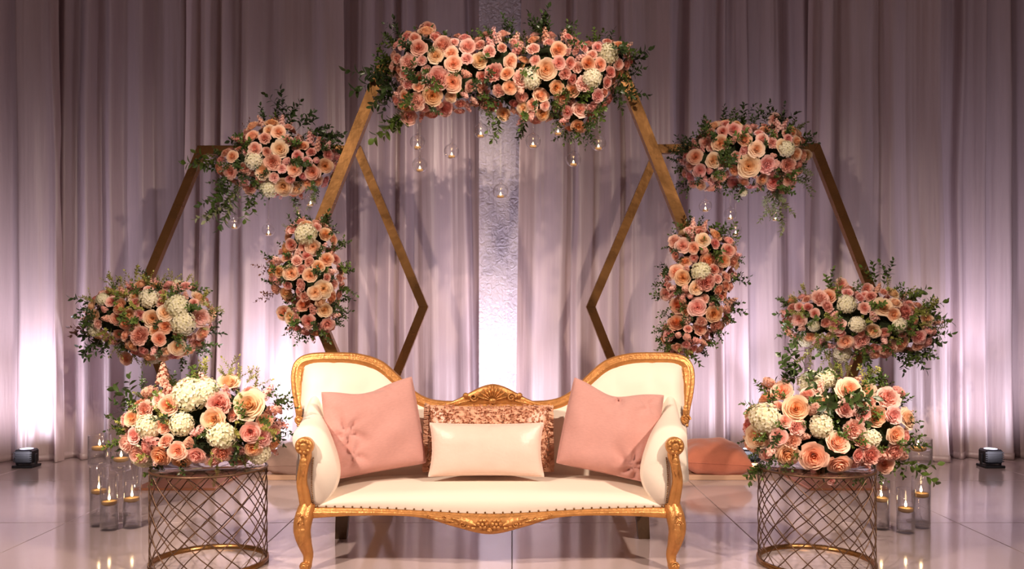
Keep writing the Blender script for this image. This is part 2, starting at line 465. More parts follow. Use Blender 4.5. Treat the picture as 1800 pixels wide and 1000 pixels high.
# ------------------------------------------------------------------ plinth, plates, floor cushions, uplights
mb = MB()
root = thing('low_platform', 'low tan board platform on the floor behind the sofa', 'platform', (0, 0, 0))
for k, (x0, x1) in enumerate(((-1.7, -0.58), (-0.576, 0.53), (0.534, 1.64))):
    b = MB(); box(b, (x0, 5.80, 0), (x1, 6.06, 0.035), 0.004); b.build('board', M['plank'], root, smooth=False)

def cushion_mesh(w, h, t, seed=0, n=44, corner=0.10, wrinkle=0.010, dents=(), power=0.42, chop=0.0, slump=0.0):
    """square cushion standing in the XZ plane, facing -Y; dents = (x, z, radius, depth, folds)"""
    mb = MB(); r = random.Random(seed)
    for side in (-1, 1):
        vs = []
        for i in range(n + 1):
            for j in range(n + 1):
                u = -math.cos(math.pi * i / n) * 0.5 + (2 * i / n - 1) * 0.5; v = -math.cos(math.pi * j / n) * 0.5 + (2 * j / n - 1) * 0.5
                x = w / 2 * u * (1 - corner * (1 - v * v) * abs(u)); z = h / 2 * v * (1 - corner * (1 - u * u) * abs(v))
                if chop and v > 0: z -= chop * math.exp(-((x + 0.02) / (w * 0.27)) ** 2) * v * v
                if slump: x += slump * (1 - v * v) * (u * abs(u)) * w * 0.5 ; z += slump * 0.6 * h * max(0, -v) ** 2 * abs(u) ** 3 * 0.5
                th = t / 2 * (max(0, 1 - u * u) ** power) * (max(0, 1 - v * v) ** power)
                e = (1 - u ** 6) * (1 - v ** 6)
                th += e * wrinkle * noise.noise(Vector((x * 9, z * 9, seed + side)))
                # pulled creases running in from the seams
                th += wrinkle * 0.5 * e * abs(noise.noise(Vector((math.atan2(z, x) * 3.2, seed * 2.3, side)))) * min(1, (abs(u) ** 3 + abs(v) ** 3))
                for (dx, dz, dr, dd, nf) in dents:
                    q = math.hypot(x - dx, z - dz) / dr
                    if q < 1 and side == -1:
                        a = math.atan2(z - dz, x - dx)
                        th -= dd * (1 - q) ** 1.5 * (0.45 + 0.9 * max(0, math.sin(a * nf + seed + 2 * q)) ** 0.7) * min(1, q * 3 + 0.5)
                vs.append((x, side * max(th, 0.0015), z))
        fs = grid_faces(n + 1, n + 1)
        if side == 1: fs = [tuple(reversed(f)) for f in fs]
        mb.add(vs, fs)
    # seam welt round the edge
    edge = []
    for k in range(4 * n):
        s, q = divmod(k, n); c = 2 * q / n - 1
        u, v = ((c, -1), (1, c), (-c, 1), (-1, -c))[s]
        x = w / 2 * u * (1 - corner * (1 - v * v) * abs(u)); z = h / 2 * v * (1 - corner * (1 - u * u) * abs(v))
        if chop and v > 0: z -= chop * math.exp(-((x + 0.02) / (w * 0.27)) ** 2) * v * v
        if slump: x += slump * (1 - v * v) * (u * abs(u)) * w * 0.5; z += slump * 0.6 * h * max(0, -v) ** 2 * abs(u) ** 3 * 0.5
        edge.append(Vector((x, 0, z)))
    return mb, edge

def cushion(name, label, w, h, t, mat, loc, rot, seed, dents=(), corner=0.10, wrinkle=0.01, welt=0.003, power=0.42, chop=0.0, slump=0.0):
    mb, edge = cushion_mesh(w, h, t, seed, corner=corner, wrinkle=wrinkle, dents=dents, power=power, chop=chop, slump=slump)
    o = mb.build(name, mat); o.location = loc; o.rotation_euler = rot
    tag(o, label, 'cushion')
    if welt:
        s = MB(); sweep(s, edge, circle(welt, 6), Vector((0, -1, 0)), closed=True); s.build('piping', mat, o)
    return o

cushion('floor_cushion', 'rust velvet cushion lying on the low platform right of the sofa', 0.46, 0.36, 0.25, M['velvet'], (1.40, 5.95, 0.135), (math.radians(-84), math.radians(3), 0), 31, corner=0.05, wrinkle=0.02, power=0.36)
cushion('floor_cushion', 'taupe cushion lying on the low platform left of the sofa', 0.36, 0.34, 0.22, M['grey_cloth'], (-1.50, 5.95, 0.120), (math.radians(-84), 0, 0), 32, corner=0.05, wrinkle=0.02, power=0.36)

for k, (ux, lab) in enumerate(zip(UP_X, ('black uplight at the foot of the far left drape', 'black uplight on the floor left of the taupe cushion', 'black uplight behind the middle of the sofa', 'black uplight on the floor beside the rust velvet cushion', 'black uplight at the foot of the far right drape'))):
    root = thing('uplight', lab, 'uplight', (ux, 6.33, 0), group='floor uplights along the drapes')
    b = MB(); box(b, (-0.075, -0.065, 0.0), (0.075, 0.065, 0.02), 0.004); b.build('base', M['black'], root, smooth=False)
    b = MB(); box(b, (-0.065, -0.055, 0.03), (0.065, 0.055, 0.135), 0.012)
    for q in range(5): box(b, (-0.068, -0.058, 0.045 + q * 0.016), (0.068, -0.05, 0.053 + q * 0.016))
    b.build('housing', M['black'], root, smooth=False)
    b = MB()
    for s in (-1, 1): box(b, (s * 0.07 - 0.004, -0.015, 0.01), (s * 0.07 + 0.004, 0.015, 0.10), 0.002)
    b.build('bracket', M['black'], root, smooth=False)
    b = MB(); lathe(b, [(0.0, 0.138), (0.035, 0.138), (0.045, 0.136)], 20); b.build('lens', M['lens'], root)

# ------------------------------------------------------------------ hexagonal brass arches
def hexagon(name, label, pts, d, wid, dep, plate=None):
    c = [P(x, y, d) for x, y in pts]
    root = thing(name, label, 'arch', ((c[4].x + c[3].x) / 2, d, 0))
    off = root.location
    C = sum(c, Vector()) / 6
    n = 6; outer = []; inner = []
    for i in range(n):
        a, b, e = c[i - 1], c[i], c[(i + 1) % n]
        t1 = (b - a).normalized(); t2 = (e - b).normalized()
        n1 = Vector((t1.z, 0, -t1.x)); n2 = Vector((t2.z, 0, -t2.x))
        if n1.dot(C - b) < 0: n1.negate()
        if n2.dot(C - b) < 0: n2.negate()
        bis = (n1 + n2).normalized(); k = wid / 2 / bis.dot(n1)
        outer.append(b - bis * k); inner.append(b + bis * k)
    zmin = min(p.z for p in outer)
    outer = [Vector((p.x, p.y, p.z - zmin + 0.001)) for p in outer]; inner = [Vector((p.x, p.y, p.z - zmin + 0.001)) for p in inner]
    for i in range(n):
        j = (i + 1) % n
        q = [outer[i], outer[j], inner[j], inner[i]]
        q = [p - off for p in q]
        s = 0.0015
        m = MB(); vs = []
        cc = sum(q, Vector()) / 4
        for dy, sh in ((-dep / 2, s), (-dep / 2 + s, 0), (dep / 2 - s, 0), (dep / 2, s)):
            for p in q:
                v = p + (cc - p).normalized() * sh; vs.append((v.x, v.y + dy, v.z))
        fs = [(3, 2, 1, 0), (12, 13, 14, 15)]
        for k in range(3):
            for a in range(4): fs.append((k * 4 + a, k * 4 + (a + 1) % 4, k * 4 + 4 + (a + 1) % 4, k * 4 + 4 + a))
        m.add(vs, fs); m.build('bar', M['brass'], root, smooth=False)
    if plate:
        x0, x1, y0, y1 = plate
        b = MB(); box(b, (x0 - off.x, y0 - off.y, 0), (x1 - off.x, y1 - off.y, 0.016), 0.003); b.build('base_plate', M['copper'], root, smooth=False)
    return root, [P(x, y, d) for x, y in pts]

hexagon('hexagon_arch', 'large central brass hexagon arch standing behind the sofa', [(672, 130), (1091, 130), (1234, 490), (1078, 876), (690, 876), (528, 490)], 5.17, 0.068, 0.07)
hexagon('hexagon_arch', 'brass hexagon arch on the left overlapped by the large arch', [(355, 270), (630, 270), (745, 545), (632, 826), (352, 826), (240, 545)], 6.15, 0.062, 0.06, (-2.42, -1.9, 5.46, 6.11))
hexagon('hexagon_arch', 'brass hexagon arch on the right overlapped by the large arch', [(1157, 268), (1433, 266), (1542, 545), (1435, 826), (1150, 826), (1038, 545)], 6.15, 0.062, 0.06, (1.9, 2.42, 5.46, 6.11))

# ------------------------------------------------------------------ sofa
SX = (861 - CX) / F * 3.75           # sofa centre line
sofa = thing('settee', 'carved gold framed cream settee in the middle of the white floor', 'sofa', (SX, 4.0, 0))
def S(x, y, z): return Vector((x, y - 4.0, z))   # sofa local: x from its centre line, y real distance, z height
FY, BY = 3.74, 4.24                  # front and back depth of the seat

# seat upholstery
def seat_front(x): return FY + 0.012 - 0.03 * math.cos(min(1, abs(x) / 0.8) * math.pi / 2)
def nail_z(x): return 0.272 - 0.022 * math.exp(-(x / 0.33) ** 2)
mb = MB(); vs = []; nu, prof = 61, 22
for i in range(nu):
    u = -1 + 2 * i / (nu - 1); x = u * 0.775
    f = seat_front(x); zb = nail_z(x); ed = (1 - abs(u) ** 8)
    top = 0.325 + 0.018 * (1 - u * u)
    for k in range(prof):
        t = k / (prof - 1)
        if t < 0.5:
            a = t / 0.5 * math.pi / 2
            y = f - 0.012 * math.sin(a * 2) + 0.07 * (1 - math.cos(a)); z = zb + (top - zb) * (math.sin(a) ** 0.9)
        else:
            q = (t - 0.5) / 0.5; y = f + 0.07 + (BY - f - 0.07) * q; z = top + 0.012 * math.sin(q * math.pi) - 0.01 * q
        vs.append(S(x * (1 - 0.012 * (1 - ed)), y, zb + (z - zb) * (0.35 + 0.65 * ed)))
mb.add(vs, grid_faces(nu, prof)); 
under = [S(-0.775, FY + 0.02, 0.262), S(0.775, FY + 0.02, 0.262), S(0.775, BY, 0.262), S(-0.775, BY, 0.262)]
mb.add(under, [(0, 1, 2, 3)])
mb.build('seat', M['cream'], sofa)

# front seat rail with serpentine dip
rail_bot = [(-0.80, 0.222), (-0.62, 0.236), (-0.40, 0.240), (-0.27, 0.228), (-0.15, 0.192), (0.0, 0.160), (0.15, 0.192), (0.27, 0.228), (0.40, 0.240), (0.62, 0.236), (0.80, 0.222)]
mb = MB(); vs = []; nu = 81
for i in range(nu):
    x = -0.80 + 1.60 * i / (nu - 1); f = seat_front(x) - 0.004; zt = nail_z(x) - 0.001; zb = sinterp(rail_bot, x); h = zt - zb
    for (dy, tz) in ((0.05, 1), (0.004, 1), (-0.006, 0.93), (-0.004, 0.84), (-0.012, 0.74), (-0.020, 0.5), (-0.016, 0.25), (-0.018, 0.14), (-0.008, 0.03), (0.008, 0), (0.05, 0.0)):
        vs.append(S(x, f + dy, zb + h * tz))
mb.add(vs, grid_faces(nu, 11, cv=True)); mb.build('seat_rail', M['gold'], sofa)
mb = MB()
for s in (-1, 1): box(mb, S(s * 0.79 - 0.025, FY + 0.03, 0.225), S(s * 0.79 + 0.025, BY, 0.285), 0.006)
mb.build('side_rail', M['gold'], sofa)
mb = MB(); box(mb, S(-0.78, BY - 0.03, 0.20), S(0.78, BY + 0.02, 0.27), 0.006); mb.build('rear_rail', M['wood_dark'], sofa)

# nails along the seat
mb = MB(); n = 40
for i in range(n):
    x = -0.755 + 1.51 * i / (n - 1)
    ellipsoid(mb, S(x, seat_front(x) - 0.011, nail_z(x) + 0.006), (0.0048, 0.004, 0.0048), 8, 5)
o = mb.build('nail_trim', M['bronze'], sofa); o['kind'] = 'stuff'

def scroll(mb, c, r0, turns, dirx=1, thick=0.006, start=0.0, flip=1):
    pts = []
    k = int(14 * turns)
    for i in range(k + 1):
        t = i / k; a = start + dirx * t * turns * 2 * math.pi; r = r0 * (1 - 0.82 * t)
        pts.append(Vector((c[0] + r * math.cos(a), c[1] - 0.008 * t, c[2] + flip * r * math.sin(a))))
    tube(mb, pts, thick, 6, scale=lambda t: 1.0 - 0.45 * t)

def acanthus(mb, base, ang, length, width, y_lift=0.008, lobes=5):
    """a carved leaf lying in the XZ plane on the front of the frame"""
    d = Vector((math.cos(ang), 0, math.sin(ang))); s = Vector((-math.sin(ang), 0, math.cos(ang)))
    vs = []; nl = lobes * 4
    for i in range(nl + 1):
        t = i / nl; w = width * math.sin(math.pi * min(1, t * 0.9 + 0.08)) * (0.78 + 0.22 * abs(math.sin(t * lobes * math.pi)))
        for q in (-1, -0.5, 0, 0.5, 1):
            h = y_lift * (1 - 0.4 * abs(q)) * (1.0 if q not in (-0.5, 0.5) else 0.55) + 0.3 * y_lift * abs(math.sin(t * lobes * math.pi)) * (1 - abs(q))
            p = Vector(base) + d * (length * t) + s * (w * q) + Vector((0, -h - 0.006 * math.sin(t * math.pi), 0))
            if abs(q) == 1: p.y += 0.006
            vs.append(p)
    mb.add(vs, [tuple(reversed(f)) for f in grid_faces(nl + 1, 5)])

def rosette(mb, c, r, petals=6):
    for k in range(petals):
        a = 2 * math.pi * k / petals
        ellipsoid(mb, (c[0] + r * 0.6 * math.cos(a), c[1], c[2] + r * 0.6 * math.sin(a)), (r * 0.38, r * 0.4, r * 0.38), 8, 6)
    ellipsoid(mb, (c[0], c[1] - r * 0.25, c[2]), (r * 0.3, r * 0.3, r * 0.3), 8, 6)

# carved ornament on the rail
mb = MB(); fy = FY - 0.043 - 4.0
rosette(mb, (-0.03, fy, 0.210), 0.027); rosette(mb, (0.03, fy, 0.210), 0.027)
for s in (-1, 1):
    acanthus(mb, (s * 0.05, fy + 0.008, 0.200), math.radians(90 - s * 72), 0.12, 0.018)
    acanthus(mb, (s * 0.15, fy + 0.012, 0.218), math.radians(90 - s * 80), 0.11, 0.013)
    for q in range(6): ellipsoid(mb, (s * (0.07 + 0.024 * q), fy + 0.004 + 0.002 * q, 0.190 + 0.0065 * q), (0.012, 0.008, 0.008), 8, 6)
    scroll(mb, (s * 0.115, fy + 0.002, 0.208), 0.018, 1.4, s, 0.004)
    scroll(mb, (s * 0.20, fy + 0.006, 0.232), 0.013, 1.3, -s, 0.0035)
    scroll(mb, (s * 0.265, fy + 0.010, 0.243), 0.010, 1.2, s, 0.003)
acanthus(mb, (0, fy + 0.006, 0.196), math.radians(-90), 0.028, 0.016)
mb.build('rail_carving', M['gold_deep'], sofa)

# front legs (cabriole) and arm posts, one piece per side
for s in (-1, 1):
    mb = MB()
    path = [S(s * 0.800, FY + 0.02, 0.285), S(s * 0.812, FY - 0.005, 0.235), S(s * 0.818, FY - 0.018, 0.180), S(s * 0.808, FY - 0.012, 0.120), S(s * 0.796, FY, 0.068), S(s * 0.797, FY - 0.010, 0.030), S(s * 0.802, FY - 0.020, 0.014)]
    sweep(mb, smooth_path(path, 6), circle(0.036, 12), Vector((0, -1, 0)), scale=lambda t: sinterp([(0, 1.0), (0.2, 1.12), (0.4, 1.0), (0.6, 0.72), (0.8, 0.55), (0.9, 0.62), (1, 0.5)], t))
    ellipsoid(mb, S(s * 0.803, FY - 0.022, 0.022), (0.026, 0.028, 0.021), 14, 9)
    ellipsoid(mb, S(s * 0.803, FY - 0.012, 0.006), (0.022, 0.022, 0.006), 12, 6)
    leg = mb.build('leg', M['gold'], sofa)
    c = MB(); k = FY - 0.066 - 4.0
    acanthus(c, (s * 0.815, k + 0.012, 0.24), math.radians(-90), 0.13, 0.02, 0.010, 6)
    scroll(c, (s * 0.818, k + 0.006, 0.215), 0.016, 1.5, s, 0.0045)
    scroll(c, (s * 0.802, k + 0.026, 0.028), 0.017, 1.6, s, 0.005)
    for q in range(5): ellipsoid(c, (s * (0.822 - 0.003 * q), k + 0.004 + q * 0.003, 0.255 - 0.030 * q), (0.012 - 0.001 * q, 0.007, 0.011), 8, 6)
    c.build('carving', M['gold_deep'], leg)
    # arm post
    mb = MB()
    path = [S(s * 0.802, FY + 0.012, 0.262), S(s * 0.812, FY + 0.0, 0.32), S(s * 0.822, FY - 0.006, 0.39), S(s * 0.812, FY - 0.010, 0.46), S(s * 0.802, FY - 0.012, 0.50), S(s * 0.806, FY - 0.014, 0.535)]
    sweep(mb, smooth_path(path, 6), [(-0.026, 0.0), (-0.022, 0.018), (-0.012, 0.026), (-0.006, 0.020), (0.004, 0.020), (0.010, 0.028), (0.020, 0.020), (0.026, 0.0), (0.02, -0.02), (-0.02, -0.02)], Vector((0, -1, 0)),
          scale=lambda t: sinterp([(0, 1.15), (0.3, 0.95), (0.6, 0.85), (0.85, 1.0), (1, 1.0)], t))
    post = mb.build('arm_post', M['gold'], sofa)
    c = MB(); cc = S(s * 0.806, FY - 0.03, 0.545)
    R = Matrix.Translation(cc) @ Matrix.Rotation(math.pi / 2, 4, 'X')
    lathe(c, [(0, 0.014), (0.012, 0.018), (0.018, 0.010), (0.026, 0.016), (0.037, 0.010), (0.041, 0.0), (0.039, -0.03), (0.0, -0.04)], 20, mat=R)
    for q in range(9):
        a = 2 * math.pi * q / 9
        ellipsoid(c, (cc.x + 0.026 * math.cos(a), cc.y - 0.014, cc.z + 0.026 * math.sin(a)), (0.008, 0.006, 0.008), 7, 5)
    acanthus(c, (s * 0.806, FY - 0.036 - 4.0, 0.515), math.radians(-90 + s * 4), 0.10, 0.016, 0.007)
    c.build('arm_scroll', M['gold_deep'], post)
    # rear leg
    mb = MB()
    path = [S(s * 0.735, BY - 0.03, 0.26), S(s * 0.738, BY - 0.015, 0.18), S(s * 0.748, BY + 0.01, 0.08), S(s * 0.758, BY + 0.04, 0.0)]
    sweep(mb, smooth_path(path, 5), [(-0.034, -0.024), (0.034, -0.024), (0.034, 0.024), (-0.034, 0.024)], Vector((0, -1, 0)), scale=lambda t: 1.0 - 0.18 * t)
    mb.build('leg', M['wood_dark'], sofa, smooth=False)

# arms: padded, lofted from the scroll back to the wing
def arm_section(t):
    """outline (x, z) from outer foot over the roll to the seat, t = 0 front .. 1 back"""
    a = [(0.835, 0.285), (0.842, 0.40), (0.838, 0.50), (0.865, 0.545), (0.872, 0.590), (0.845, 0.622), (0.800, 0.632), (0.752, 0.620), (0.715, 0.585), (0.690, 0.530), (0.672, 0.470), (0.664, 0.410), (0.678, 0.350), (0.715, 0.295), (0.745, 0.268)]
    b = [(0.850, 0.285), (0.862, 0.42), (0.880, 0.52), (0.900, 0.585), (0.912, 0.655), (0.910, 0.705), (0.890, 0.730), (0.868, 0.715), (0.848, 0.665), (0.830, 0.600), (0.800, 0.530), (0.780, 0.450), (0.775, 0.38), (0.78, 0.32), (0.78, 0.28)]
    e = t * t * (3 - 2 * t)
    return [(p[0] + (q[0] - p[0]) * e, p[1] + (q[1] - p[1]) * (t ** 1.6)) for p, q in zip(a, b)]
for s in (-1, 1):
    mb = MB(); vs = []; ns = 17
    for i in range(ns):
        t = i / (ns - 1); y = FY + 0.004 + (BY + 0.05 - FY) * t
        sec = smooth_path([Vector((x, 0, z)) for x, z in arm_section(t)], 3)
        # round the front edge
        cen = Vector((0.78, 0, 0.46)); k = 1.0 if i > 1 else (0.93, 0.985)[i]
        for p in sec:
            q = cen + (p - cen) * k
            vs.append(S(s * q.x, y, q.z))
    m = len(sec)
    fs = grid_faces(ns, m, cv=True); fs.append(tuple(range(m)))
    if s > 0: fs = [tuple(reversed(f)) for f in fs]
    mb.add(vs, fs)
    a = mb.build('armrest', M['cream'], sofa)
    nm = MB()
    sec = smooth_path([Vector((x, 0, z)) for x, z in arm_section(0)], 4)
    for q in range(26):
        t = q / 25; z = 0.29 + 0.20 * t
        ellipsoid(nm, S(s * (0.772 + 0.008 * math.sin(t * 3)), FY - 0.004, z), (0.0038, 0.004, 0.0038), 6, 5)
    o = nm.build('nail_trim', M['bronze'], a); o['kind'] = 'stuff'

# back: crest rail line (x from centre, z), symmetric
def back_y(z): return BY - 0.01 + (z - 0.3) * 0.24
crest = [(0.0, 0.662), (0.10, 0.662), (0.22, 0.655), (0.33, 0.668), (0.42, 0.715), (0.505, 0.795), (0.59, 0.862), (0.70, 0.893), (0.82, 0.898), (0.93, 0.893), (0.985, 0.868), (1.000, 0.81), (0.988, 0.72), (0.965, 0.63), (0.955, 0.56)]
half = [S(x, back_y(z) + 0.0, z) for x, z in crest]
full = [Vector((-p.x, p.y, p.z)) for p in reversed(half[1:])] + half
path = smooth_path(full, 6)
prof = [(-0.030, 0.0), (-0.027, 0.014), (-0.020, 0.022), (-0.012, 0.018), (-0.004, 0.026), (0.008, 0.030), (0.016, 0.020), (0.024, 0.022), (0.030, 0.010), (0.030, -0.02), (0.0, -0.03), (-0.028, -0.02)]
mb = MB(); sweep(mb, path, prof, Vector((0, -1, 0))); mb.build('crest_rail', M['gold'], sofa)
# padded back
topz = []
for p in path: topz.append((p.x, p.z))
def top_at(x):
    best = 0.3
    for a, b in zip(path, path[1:]):
        if min(a.x, b.x) - 1e-6 <= x <= max(a.x, b.x) + 1e-6:
            t = 0.5 if abs(b.x - a.x) < 1e-6 else (x - a.x) / (b.x - a.x)
            best = max(best, a.z + (b.z - a.z) * t)
    return best
TUFT = [(s * x, z) for s in (-1, 1) for x, z in ((0.62, 0.76), (0.80, 0.78), (0.71, 0.66), (0.88, 0.68), (0.52, 0.66), (0.62, 0.56), (0.80, 0.57), (0.40, 0.56), (0.2, 0.56))] + [(0.0, 0.56)]
mb = MB(); vs = []; nu, nv = 97, 26
for side in (0, 1):
    vs = []
    for i in range(nu):
        x = -0.975 + 1.95 * i / (nu - 1); zt = top_at(x) - 0.012
        for j in range(nv):
            v = j / (nv - 1); z = 0.30 + (zt - 0.30) * v
            e = min(1, (1 - v) * 6) ** 0.5 * min(1, (0.975 - abs(x)) * 14) ** 0.5
            b = 0.055 * e if side == 0 else -0.02 * e
            if side == 0:
                b += 0.045 * max(0, abs(x) - 0.6) / 0.4 * e
                for (tx, tz) in TUFT:
                    q = math.hypot(x - tx, (z - tz) * 0.8) 
                    b -= 0.014 * math.exp(-(q / 0.022) ** 2)
                for tx in (0.62, 0.80):
                    b -= 0.005 * math.exp(-((abs(x) - tx - 0.01) / 0.008) ** 2) * (1 if z > 0.76 else 0)
            vs.append(S(x, back_y(z) - b + (0.0 if side == 0 else 0.01), z))
    fs = grid_faces(nu, nv)
    if side == 1: fs = [tuple(reversed(f)) for f in fs]
    mb.add(vs, fs)
mb.build('backrest', M['cream'], sofa)
nm = MB()
for i in range(len(path)):
    p = path[i]; a = path[max(0, i - 1)]; b = path[min(len(path) - 1, i + 1)]
    T = (b - a).normalized(); inn = Vector((T.z, 0, -T.x))
    for fr in (0.0, 0.5):
        q = p.lerp(b, fr) + inn * 0.036
        if abs(q.x) > 0.35 or True: ellipsoid(nm, (q.x, q.y - 0.022, q.z), (0.0042, 0.0042, 0.0042), 6, 5)
o = nm.build('nail_trim', M['gold_deep'], sofa); o['kind'] = 'stuff'
# carved cresting in the middle
mb = MB(); cy = back_y(0.70) - 4.0 - 0.01
bump = [(-0.26, 0.664), (-0.19, 0.688), (-0.125, 0.722), (-0.06, 0.756), (0.0, 0.770), (0.06, 0.756), (0.125, 0.722), (0.19, 0.688), (0.26, 0.664)]
vs = []; n = 41
for i in range(n):
    x = -0.26 + 0.52 * i / (n - 1); zt = sinterp(bump, x)
    for dy, f in ((0.025, 0), (-0.012, 0), (-0.03, 0.25), (-0.024, 0.6), (-0.03, 0.9), (-0.01, 1.0), (0.025, 0.98)):
        vs.append((x, cy + dy, 0.655 + (zt - 0.655) * f))
mb.add(vs, grid_faces(n, 7, cv=True))
cr = mb.build('cresting', M['gold'], sofa)
mb = MB()
for k in range(9):
    a = math.radians(90 + (k - 4) * 19); acanthus(mb, (0.0 + 0.012 * math.cos(a), cy - 0.026, 0.69 + 0.01 * math.sin(a)), a, 0.066 if k != 4 else 0.074, 0.0085, 0.009, 3)
ellipsoid(mb, (0, cy - 0.036, 0.688), (0.020, 0.012, 0.014), 12, 8)
for s in (-1, 1):
    scroll(mb, (s * 0.095, cy - 0.03, 0.705), 0.022, 1.5, s, 0.006)
    acanthus(mb, (s * 0.11, cy - 0.022, 0.69), math.radians(90 - s * 105), 0.10, 0.014)
    ellipsoid(mb, (s * 0.135, cy - 0.022, 0.712), (0.016, 0.014, 0.016), 10, 7)
mb.build('shell_carving', M['gold_deep'], cr)
# small knots where the crest meets the arms
for s in (-1, 1):
    mb = MB(); c = S(s * 0.957, BY + 0.02, 0.60)
    scroll(mb, (c.x, c.y - 0.03, c.z), 0.024, 1.5, s, 0.007)
    acanthus(mb, (c.x, c.y - 0.03, c.z), math.radians(88), 0.09, 0.016)
    ellipsoid(mb, (c.x, c.y - 0.02, c.z - 0.005), (0.022, 0.02, 0.022), 10, 7)
    mb.build('carving', M['gold_deep'], sofa)

# sofa cushions
cushion('throw_pillow', 'dusty pink linen pillow leaning in the left corner of the settee', 0.43, 0.43, 0.20, M['pink_linen'], P(656, 752, 4.03), (math.radians(-20), math.radians(-9), math.radians(8)), 41,
        dents=((-0.115, -0.015, 0.15, 0.045, 5), (-0.10, -0.12, 0.12, 0.03, 4), (0.08, 0.17, 0.08, 0.03, 3)), wrinkle=0.022, corner=0.05, chop=0.035, slump=0.07)
cushion('throw_pillow', 'dusty pink linen pillow leaning in the right corner of the settee', 0.43, 0.43, 0.20, M['pink_linen'], P(1073, 755, 4.03), (math.radians(-20), math.radians(11), math.radians(-8)), 47,
        dents=((0.14, -0.15, 0.15, 0.04, 6), (0.0, 0.15, 0.09, 0.05, 2), (0.15, 0.14, 0.08, 0.025, 4)), wrinkle=0.022, corner=0.05, chop=0.045, slump=0.07)
pil = cushion('ruffled_pillow', 'champagne ruffled pillow behind the small blush pillow', 0.60, 0.325, 0.12, M['ruffle'], P(859, 770, 4.13), (math.radians(-16), 0, 0), 43, corner=0.05, welt=0.0)
mb = MB(); r = random.Random(5)
for k in range(1500):
    u, v = r.uniform(-1, 1), r.uniform(-1, 1)
    x, z = 0.295 * u, 0.158 * v
    th = 0.06 * (max(0, 1 - u * u) ** 0.42) * (max(0, 1 - v * v) ** 0.42)
    a = r.uniform(0, math.pi * 2); R = Matrix.Translation((x, -th - 0.002, z)) @ Matrix.Rotation(r.uniform(-0.9, 0.9), 4, 'X') @ Matrix.Rotation(a, 4, 'Y') @ Matrix.Rotation(r.uniform(-0.8, 0.8), 4, 'Z')
    L = r.uniform(0.008, 0.014); vs = []
    for i in range(5):
        q = i / 4; ang = q * 3.6
        for w in (-1, 1): vs.append((L * 0.6 * math.cos(ang), -L * 0.45 * (1 + w * 0.8), L * 0.6 * math.sin(ang)))
    mb.add(vs, grid_faces(5, 2), mat=R)
for s in (-1, 1):
    for k in range(170):
        z = r.uniform(-0.16, 0.16); y = r.uniform(-0.03, 0.03)
        R = Matrix.Translation((s * 0.292, y, z)) @ Matrix.Rotation(r.uniform(-0.7, 0.7), 4, 'Y')
        mb.add([(0, -0.003, -0.004), (s * 0.022, -0.004, -0.006), (s * 0.024, 0.003, 0.005), (0, 0.003, 0.004)], [(0, 1, 2, 3)], mat=R)
o = mb.build('ruffle', M['ruffle'], pil); o['kind'] = 'stuff'
cushion('lumbar_pillow', 'small blush satin lumbar pillow at the front middle of the settee', 0.53, 0.245, 0.13, M['satin'], P(855, 790, 3.95), (math.radians(-14), 0, 0), 44, corner=0.06, wrinkle=0.008, dents=((0.0, 0.11, 0.07, 0.02, 3),))

# ------------------------------------------------------------------ wire baskets
BASK = [(368, 990, 0.25, 'round brass wire basket stand at the left of the settee'), (1434, 990, 0.265, 'round brass wire basket stand at the right of the settee')]
BH = 0.43
wires = []
for sgn in (-1, 1):
    m = MB(); pts = []
    for i in range(25):
        t = i / 24; a = sgn * (t * BH / 0.25) + 0.012 * math.sin(t * BH / 0.105 * 2 * math.pi)
        pts.append(Vector((0.25 * math.cos(a), 0.25 * math.sin(a), 0.012 + (BH - 0.016) * t)))
    vs = []
    tube(m, pts, 0.0026, 5); me = m.mesh('wire'); me.materials.append(M['brass_wire']); wires.append(me)
for (px, py, R, lab) in BASK:
    d = CH * F / (py - HY)
    x = (px - CX) / F * d
    root = thing('wire_basket', lab, 'basket', (x, d, 0))
    for me in wires:
        for k in range(16):
            o = link('wire', me, root); o.rotation_euler = (0, 0, 2 * math.pi * (k + 0.3) / 16)
    m = MB(); lathe(m, [(0.243, 0.0), (0.257, 0.0), (0.258, 0.01), (0.257, 0.022), (0.243, 0.022), (0.243, 0.0)], 64); m.build('bottom_ring', M['brass'], root)
    m = MB(); lathe(m, [(0.246, BH - 0.004), (0.254, BH - 0.004), (0.255, BH), (0.253, BH + 0.004), (0.246, BH + 0.004), (0.246, BH - 0.004)], 64); m.build('top_ring', M['brass_wire'], root)
    m = MB(); lathe(m, [(0, BH - 0.006), (0.242, BH - 0.006), (0.244, BH), (0.242, BH + 0.004), (0, BH + 0.004)], 48); m.build('glass_top', M['glass'], root)

# ------------------------------------------------------------------ candles in glass cylinders
def flame_mesh():
    m = MB(); lathe(m, [(0.0, 0.0), (0.004, 0.003), (0.0062, 0.009), (0.0052, 0.017), (0.0028, 0.026), (0.0, 0.036)], 10); me = m.mesh('flame'); me.materials.append(M['flame']); return me
FL = flame_mesh()

